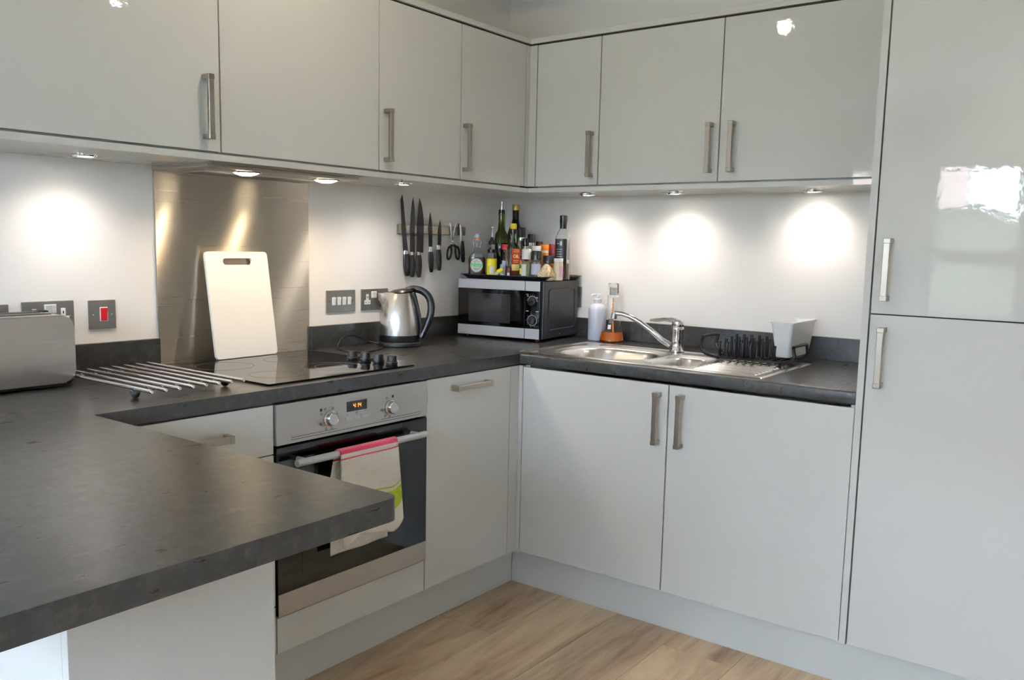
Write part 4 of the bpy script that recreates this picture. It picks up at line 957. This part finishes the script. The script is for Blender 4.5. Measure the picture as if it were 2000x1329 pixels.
# ------------------------------------------------------------------ chopping board
t0 = thing('chopping_board', 'white plastic chopping board leaning on the steel splashback', 'chopping board', (.06, -1.385, ZT+.0065))
P_ = rrect(-.124, .124, 0, .352, .013, 5)
mb = MB(); lean = R(8.6)
Mb = Matrix.Translation((.0515, -1.3855, ZT+.0075))@Matrix.Rotation(R(2.0), 4, 'Z')@Matrix.Rotation(-lean, 4, 'Y')@Matrix(((0, 0, 1, 0), (1, 0, 0, 0), (0, 1, 0, 0), (0, 0, 0, 1)))
hole = rrect(-.058, .058, .308, .330, .0105, 5)
def plate_with_hole(mb, outer, inner, h0, h1, M):
    vs = {}
    for z in (h0, h1):
        O = [mb.bm.verts.new((a, b, z)) for a, b in outer]; I = [mb.bm.verts.new((a, b, z)) for a, b in inner]; vs[z] = (O, I)
        es = [mb.bm.edges.new((O[k], O[(k+1) % len(O)])) for k in range(len(O))]+[mb.bm.edges.new((I[k], I[(k+1) % len(I)])) for k in range(len(I))]
        bmesh.ops.triangle_fill(mb.bm, use_beauty=True, use_dissolve=False, edges=es)
    for q in (0, 1):
        A, B = vs[h0][q], vs[h1][q]
        for k in range(len(A)): mb.bm.faces.new((A[k], A[(k+1) % len(A)], B[(k+1) % len(A)], B[k]))
    mb._fin(mb.bm.verts[:], mb.bm.faces[:], M)
plate_with_hole(mb, P_, hole, -.010, .0, Mb); o = obj('board', mb, 'board_plastic', t0)
bv = o.modifiers.new('edge', 'BEVEL'); bv.width = .002; bv.segments = 2; bv.limit_method = 'ANGLE'
# ------------------------------------------------------------------ trivet
t = thing('pan_rest', 'chrome pan rest of eight round bars on black feet beside the toaster', 'trivet', (.31, -1.895, ZT))
for k in range(8):
    y = -2.026+.0372*k
    obj('bar', MB().cyl((.062, y, ZT+.0255), (.556, y, ZT+.0255), .0048, 14, cham=.001), 'chrome', t)
for x in (.135, .472):
    cb = obj('cross_bar', MB().cyl((x, -2.036, ZT+.0172), (x, -1.752, ZT+.0172), .0035, 10), 'chrome', t)
    for y in (-2.022, -1.766): obj('foot', MB().sphere((x, y, ZT+.0122), .0118, seg=16), 'rubber', t)
# ------------------------------------------------------------------ toaster
t = thing('toaster', 'long brushed steel toaster with rounded corners standing on the worktop', 'toaster', (.07, -2.18, ZT))
Mt = Matrix(((0, 0, 1, 0), (1, 0, 0, 0), (0, 1, 0, 0), (0, 0, 0, 1)))
mb = MB(); mb.prism(rrect(-2.415, -2.032, ZT+.013, ZT+.188, .028, 6), .026, .200, M=Mt, bev=.004); obj('shell', mb, 'steel', t)
mb = MB(); mb.prism(rrect(-2.412, -2.035, ZT+.011, ZT+.191, .028, 6), .034, .192, M=Mt); obj('inner_band', mb, 'steel', t)
obj('base', box(.034, .19, -2.40, -2.055, ZT+.0035, ZT+.015, bev=.002), 'black_plastic', t)
for yy in (-2.08, -2.36):
    for xx in (.05, .17): obj('foot', MB().cyl((xx, yy, ZT+.0004), (xx, yy, ZT+.005), .010, 12), 'rubber', t)
for xx in (.068, .130): obj('slot', box(xx, xx+.028, -2.37, -2.07, ZT+.1885, ZT+.1925), 'gap_dark', t)

# ------------------------------------------------------------------ sockets and switches
GS = 'steel socket and switch plates'
def plate_left(name, label, cat, y0, y1, z0, z1):
    t = thing(name, label, cat, (WL, (y0+y1)/2, z0), 0, GS)
    obj('plate', box(WL+.0003, WL+.006, y0, y1, z0, z1, bev=.002), 'plate_steel', t)
    for yy in (y0+.013, y1-.013): obj('screw', MB().cyl((WL+.0055, yy, (z0+z1)/2), (WL+.0068, yy, (z0+z1)/2), .0028, 10), 'chrome', t)
    return t
def pins(t, y, z, s=1.0):
    mb = MB().use('white_plastic'); mb.box(WL+.0055, WL+.0072, y-.0065*s, y+.0065*s, z-.002, z+.022*s, bev=.0006, seg=1); mb.box(WL+.0055, WL+.0072, y-.0165*s, y+.0165*s, z-.018*s, z-.001, bev=.0006, seg=1)
    mb.use('print_dark').box(WL+.007, WL+.0075, y-.0016, y+.0016, z+.006, z+.014); mb.box(WL+.007, WL+.0075, y-.0115, y-.0065, z-.0115, z-.0085); mb.box(WL+.007, WL+.0075, y+.0065, y+.0115, z-.0115, z-.0085)
    obj('socket_insert', mb, 'white_plastic', t)
def rocker(t, y, z, w=.012, h=.023, mt='white_plastic', fm='white_plastic', fw_=.0025):
    f = obj('switch_frame', box(WL+.0055, WL+.0075, y-w/2-fw_, y+w/2+fw_, z-h/2-fw_, z+h/2+fw_, bev=.0005, seg=1), fm, t)
    mb = MB(); mb.prism([(WL+.006, z-h/2), (WL+.0085, z-h/2), (WL+.0095, z), (WL+.0125, z+h/2), (WL+.006, z+h/2)], y-w/2, y+w/2, M=XZ_along_y(0)); obj('rocker', mb, mt, f)
t = plate_left('cooker_switch', 'steel plate with a red rocker switch beside the splashback', 'switch', -1.884, -1.802, 1.0357, 1.1200); rocker(t, -1.8395, 1.0785, .019, .037, 'red_switch')
t = plate_left('switch_plate', 'steel plate with four white rocker switches right of the splashback', 'switch', -.9885, -.8455, 1.0408, 1.1235)
for k in range(4): rocker(t, -.954+.0258*k, 1.0825, .0125, .026, fw_=.002)
t = plate_left('socket_plate', 'steel double socket behind the kettle with one black plug', 'socket', -.8138, -.669, 1.0408, 1.1242)
pins(t, -.783, 1.082); rocker(t, -.7475, 1.1015, .022, .020, fw_=.003); pins(t, -.700, 1.082)
pl = thing('plug', 'black plug in the socket behind the kettle', 'plug', (WL+.0078, -.700, 1.075)); obj('plug_body', box(WL+.0078, WL+.034, -.722, -.678, 1.052, 1.100, bev=.006), 'black_plastic', pl)
t = plate_left('socket_plate', 'steel double socket partly hidden behind the toaster', 'socket', -2.068, -1.9255, 1.036, 1.1225)
rocker(t, -2.0005, 1.101, .0125, .021, fw_=.002); rocker(t, -1.984, 1.101, .0125, .021, fw_=.002); pins(t, -1.957, 1.080); pins(t, -2.036, 1.080)
pl = thing('plug', 'black and white plug in the socket behind the toaster', 'plug', (WL+.0078, -2.030, 1.066)); obj('plug_body', box(WL+.0078, WL+.036, -2.052, -2.008, 1.060, 1.100, bev=.006), 'black_plastic', pl); obj('plug_badge', box(WL+.036, WL+.0368, -2.030, -2.012, 1.086, 1.094), 'white_plastic', pl)
t = plate_left('socket_plate', 'steel socket plate farthest from the hob, behind the toaster', 'socket', -2.187, -2.1018, 1.034, 1.1178); pins(t, -2.145, 1.07)
t = thing('socket_plate', 'dark steel socket plate on the sink wall, half hidden behind the microwave', 'socket', (.34, WR, 1.039), 0, GS)
obj('plate', box(.268, .4135, WR-.006, WR-.0003, 1.0395, 1.130, bev=.002), 'plate_steel', t)
mb = MB().use('white_plastic'); mb.box(.33, .35, WR-.0075, WR-.0055, 1.09, 1.112); obj('rocker', mb, 'white_plastic', t)
obj('screw', MB().cyl((.4005, WR-.0055, 1.085), (.4005, WR-.0068, 1.085), .0028, 10), 'chrome', t)
pl = thing('plug', 'black plug in the socket behind the microwave', 'plug', (.385, WR-.02, 1.08)); obj('plug_body', box(.366, .402, WR-.03, WR-.0078, 1.055, 1.10, bev=.005), 'black_plastic', pl)

# ------------------------------------------------------------------ knife rack
tag(obj('magnetic_knife_bar', box(WL+.0003, WL+.014, -.618, -.205, 1.3445, 1.3812, bev=.002), 'brushed_handle'), 'brushed steel magnetic knife bar on the wall left of the bottles', 'knife rack')
KX = WL+.0148
GK = 'black knives on the magnetic bar'
def lens_blade(mb, rows, x0, th):
    """rows of (z, y_left, y_right): flat blade outline"""
    P_ = [(yr, z) for z, yl, yr in rows]+[(yl, z) for z, yl, yr in rows[::-1]]
    out = []
    for p in P_:
        if not out or (abs(p[0]-out[-1][0])+abs(p[1]-out[-1][1])) > 1e-5: out.append(p)
    if abs(out[0][0]-out[-1][0])+abs(out[0][1]-out[-1][1]) < 1e-5: out.pop()
    mb.prism(out, x0, x0+th, M=Mt)
def knife(label, blade, hz0, hz1, ytop, ybot, hw, bol):
    zc = (hz0+hz1)/2
    t = thing('kitchen_knife', label, 'knife', (KX, ytop, hz0), 0, GK)
    mb = MB(); lens_blade(mb, blade, KX, .002); obj('blade', mb, 'knife_black', t)
    zb = blade[-1][0]
    mb = MB(); mb.tube([(KX+.004, ytop, zb+.003), (KX+.004, ytop+(ybot-ytop)*.03, hz1-.001)], .009, 12, rad=[(.0065, .0095), (.0072, .0105)], ref=(1, 0, 0)); obj('bolster', mb, 'chrome', t)
    nn = 9; pts = []; rad = []
    for i in range(nn):
        s = i/(nn-1); z = hz1+(hz0-hz1)*s; pts.append((KX+.005, ytop+(ybot-ytop)*s, z)); w = hw*(.72+.32*math.sin(math.pi*min(1, s*.95+.12))); w = w*(.8 if i == nn-1 else 1)
        rad.append((w*.62, w))
    obj('handle', MB().tube(pts, .01, 14, rad=rad, ref=(1, 0, 0)), 'knife_black', t)
def kb(z0, z1, yl0, yr0, yl1, yr1, tipside, n=10, curve=.35):
    rows = []
    for i in range(n+1):
        s = i/n; z = z1+(z0-z1)*s; e = min(1, s/curve)
        e = math.sin(e*math.pi/2)**.75 if e < 1 else 1
        yl = yl1+(yl0-yl1)*s; yr = yr1+(yr0-yr1)*s; ty = yl+(yr-yl)*tipside
        rows.append((z, ty+(yl-ty)*e, ty+(yr-ty)*e))
    return rows
def swap(rows): return rows
knife('long serrated bread knife, leftmost on the magnetic bar', kb(1.273, 1.500, -.595, -.568, -.6145, -.600, .8, curve=.12), 1.173, 1.262, -.583, -.575, .0165, 0)
knife('long carving knife between the bread knife and the chef knife', kb(1.268, 1.491, -.556, -.530, -.550, -.526, .4, curve=.45), 1.168, 1.258, -.550, -.547, .0150, 0)
knife('broad chef knife, third from the left on the magnetic bar', kb(1.268, 1.491, -.517, -.478, -.510, -.472, .22, curve=.55), 1.166, 1.258, -.510, -.506, .0165, 0)
knife('slim utility knife right of the three long knives', kb(1.29, 1.4365, -.444, -.422, -.446, -.424, .4, curve=.6), 1.186, 1.272, -.436, -.430, .0140, 0)
knife('small paring knife beside the scissors', kb(1.297, 1.406, -.388, -.367, -.385, -.364, .5, curve=.65), 1.193, 1.282, -.387, -.380, .0140, 0)
# scissors
t = thing('scissors', 'steel scissors with black loop handles hanging on the magnetic bar', 'scissors', (KX, -.295, 1.245))
pv = Vector((KX+.003, -.2935, 1.316))
for s, yt in ((1, -.312), (-1, -.272)):
    mb = MB(); mb.tube([(KX+.0015+.001*s, yt, 1.396), (KX+.0015+.001*s, pv.y+(yt-pv.y)*.5, 1.355), (KX+.0015+.001*s, pv.y, 1.312), (KX+.002, pv.y-(yt-pv.y)*.4, 1.298)], .004, 8, rad=[(.0008, .002), (.001, .0056), (.001, .007), (.002, .006)], ref=(1, 0, 0)); obj('blade', mb, 'chrome', t)
    hy = -.3165 if s < 0 else -.2640
    cc = Vector((KX+.004, hy, 1.268)); tilt = R(-12*s*-1)
    lp = []
    for k in range(20):
        a = 2*math.pi*k/20; dy, dz = .0125*math.cos(a), .028*math.sin(a)*(1.0); yy = dy*math.cos(tilt)-dz*math.sin(tilt); zz = dy*math.sin(tilt)+dz*math.cos(tilt); lp.append(cc+Vector((0, yy, zz)))
    mb = MB(); mb.tube(lp, .0045, 8, closed=True); mb.tube([(KX+.004, pv.y-(yt-pv.y)*.3, 1.303), (KX+.004, hy*.6+pv.y*.4, 1.294)], .0055, 8); obj('handle_loop', mb, 'black_plastic', t)
obj('pivot', MB().cyl((KX-.0005, pv.y, 1.316), (KX+.0055, pv.y, 1.316), .004, 12), 'chrome', t)
# peeler
t = thing('vegetable_peeler', 'steel vegetable peeler with black handle, rightmost on the magnetic bar', 'peeler', (KX, -.23, 1.225))
obj('handle', MB().tube([(KX+.0055, -.236, 1.320), (KX+.0055, -.234, 1.300), (KX+.0055, -.230, 1.27), (KX+.0055, -.2265, 1.240), (KX+.0055, -.2255, 1.228)], .01, 12, rad=[(.006, .0105), (.0068, .0125), (.0068, .0130), (.006, .0115), (.004, .008)], ref=(1, 0, 0)), 'black_plastic', t)
mb = MB(); mb.tube([(KX+.004, -.2375, 1.320), (KX+.004, -.241, 1.360), (KX+.004, -.246, 1.385), (KX+.004, -.253, 1.394)], .005, 8, rad=[(.003, .0085), (.0025, .0075), (.002, .006), (.0015, .004)], ref=(1, 0, 0)); obj('blade', mb, 'chrome', t)
obj('blade_arm', MB().tube([(KX+.0025, -.256, 1.345), (KX+.0025, -.2575, 1.385), (KX+.0025, -.2535, 1.394)], .003, 8), 'knife_black', t)

# ------------------------------------------------------------------ ceiling downlights
def downlight(x, y, label, ang=179.5, bl=.02):
    t = thing('ceiling_downlight', label, 'light', (x, y, CEIL-.012), 0, 'ceiling downlights')
    obj('ring', MB().lathe([(.034, -.002), (.042, -.004), (.046, .0), (.046, .0118), (0, .0118)], (x, y, CEIL-.012), 28), 'chrome', t)
    obj('lamp', MB().lathe([(0, -.003), (.02, -.0025), (.0335, .0), (.0335, .003), (0, .003)], (x, y, CEIL-.012), 24), 'ceiling_lamp', t)
    spot('ceiling_lamp', (x, y, CEIL-.03), CEIL_W, WARM, ang, bl, .03, t)
downlight(.89, -1.52, 'round ceiling downlight over the kitchen floor')
downlight(2.256, -.90, 'round ceiling downlight in front of the tall cupboard', 64, .8)
downlight(2.3, -3.0, 'unseen ceiling downlight added for ambient light over the breakfast bar', 100, .7)  # added out of view to lift the ambient light
downlight(3.5, -2.2, 'unseen extra ceiling downlight near the far wall, added as fill light', 100, .7)  # another unseen lamp, put in as warm fill for the room
# pendant lamp further back in the room (it shows as a dim shape in the tall door)
t = thing('pendant_lamp', 'dark drum pendant lamp hanging behind the camera', 'lamp', (1.26, -3.5, 1.9))
obj('shade', MB().lathe([(.06, .22), (.15, .15), (.16, .09), (.12, .02), (.10, .0), (.095, .0), (.115, .02), (.153, .09), (.145, .148), (.055, .216)], (1.26, -3.5, 1.9), 32), 'frame_grey', t)
obj('cord', MB().cyl((1.26, -3.5, 2.11), (1.26, -3.5, CEIL), .003, 8), 'black_plastic', t)
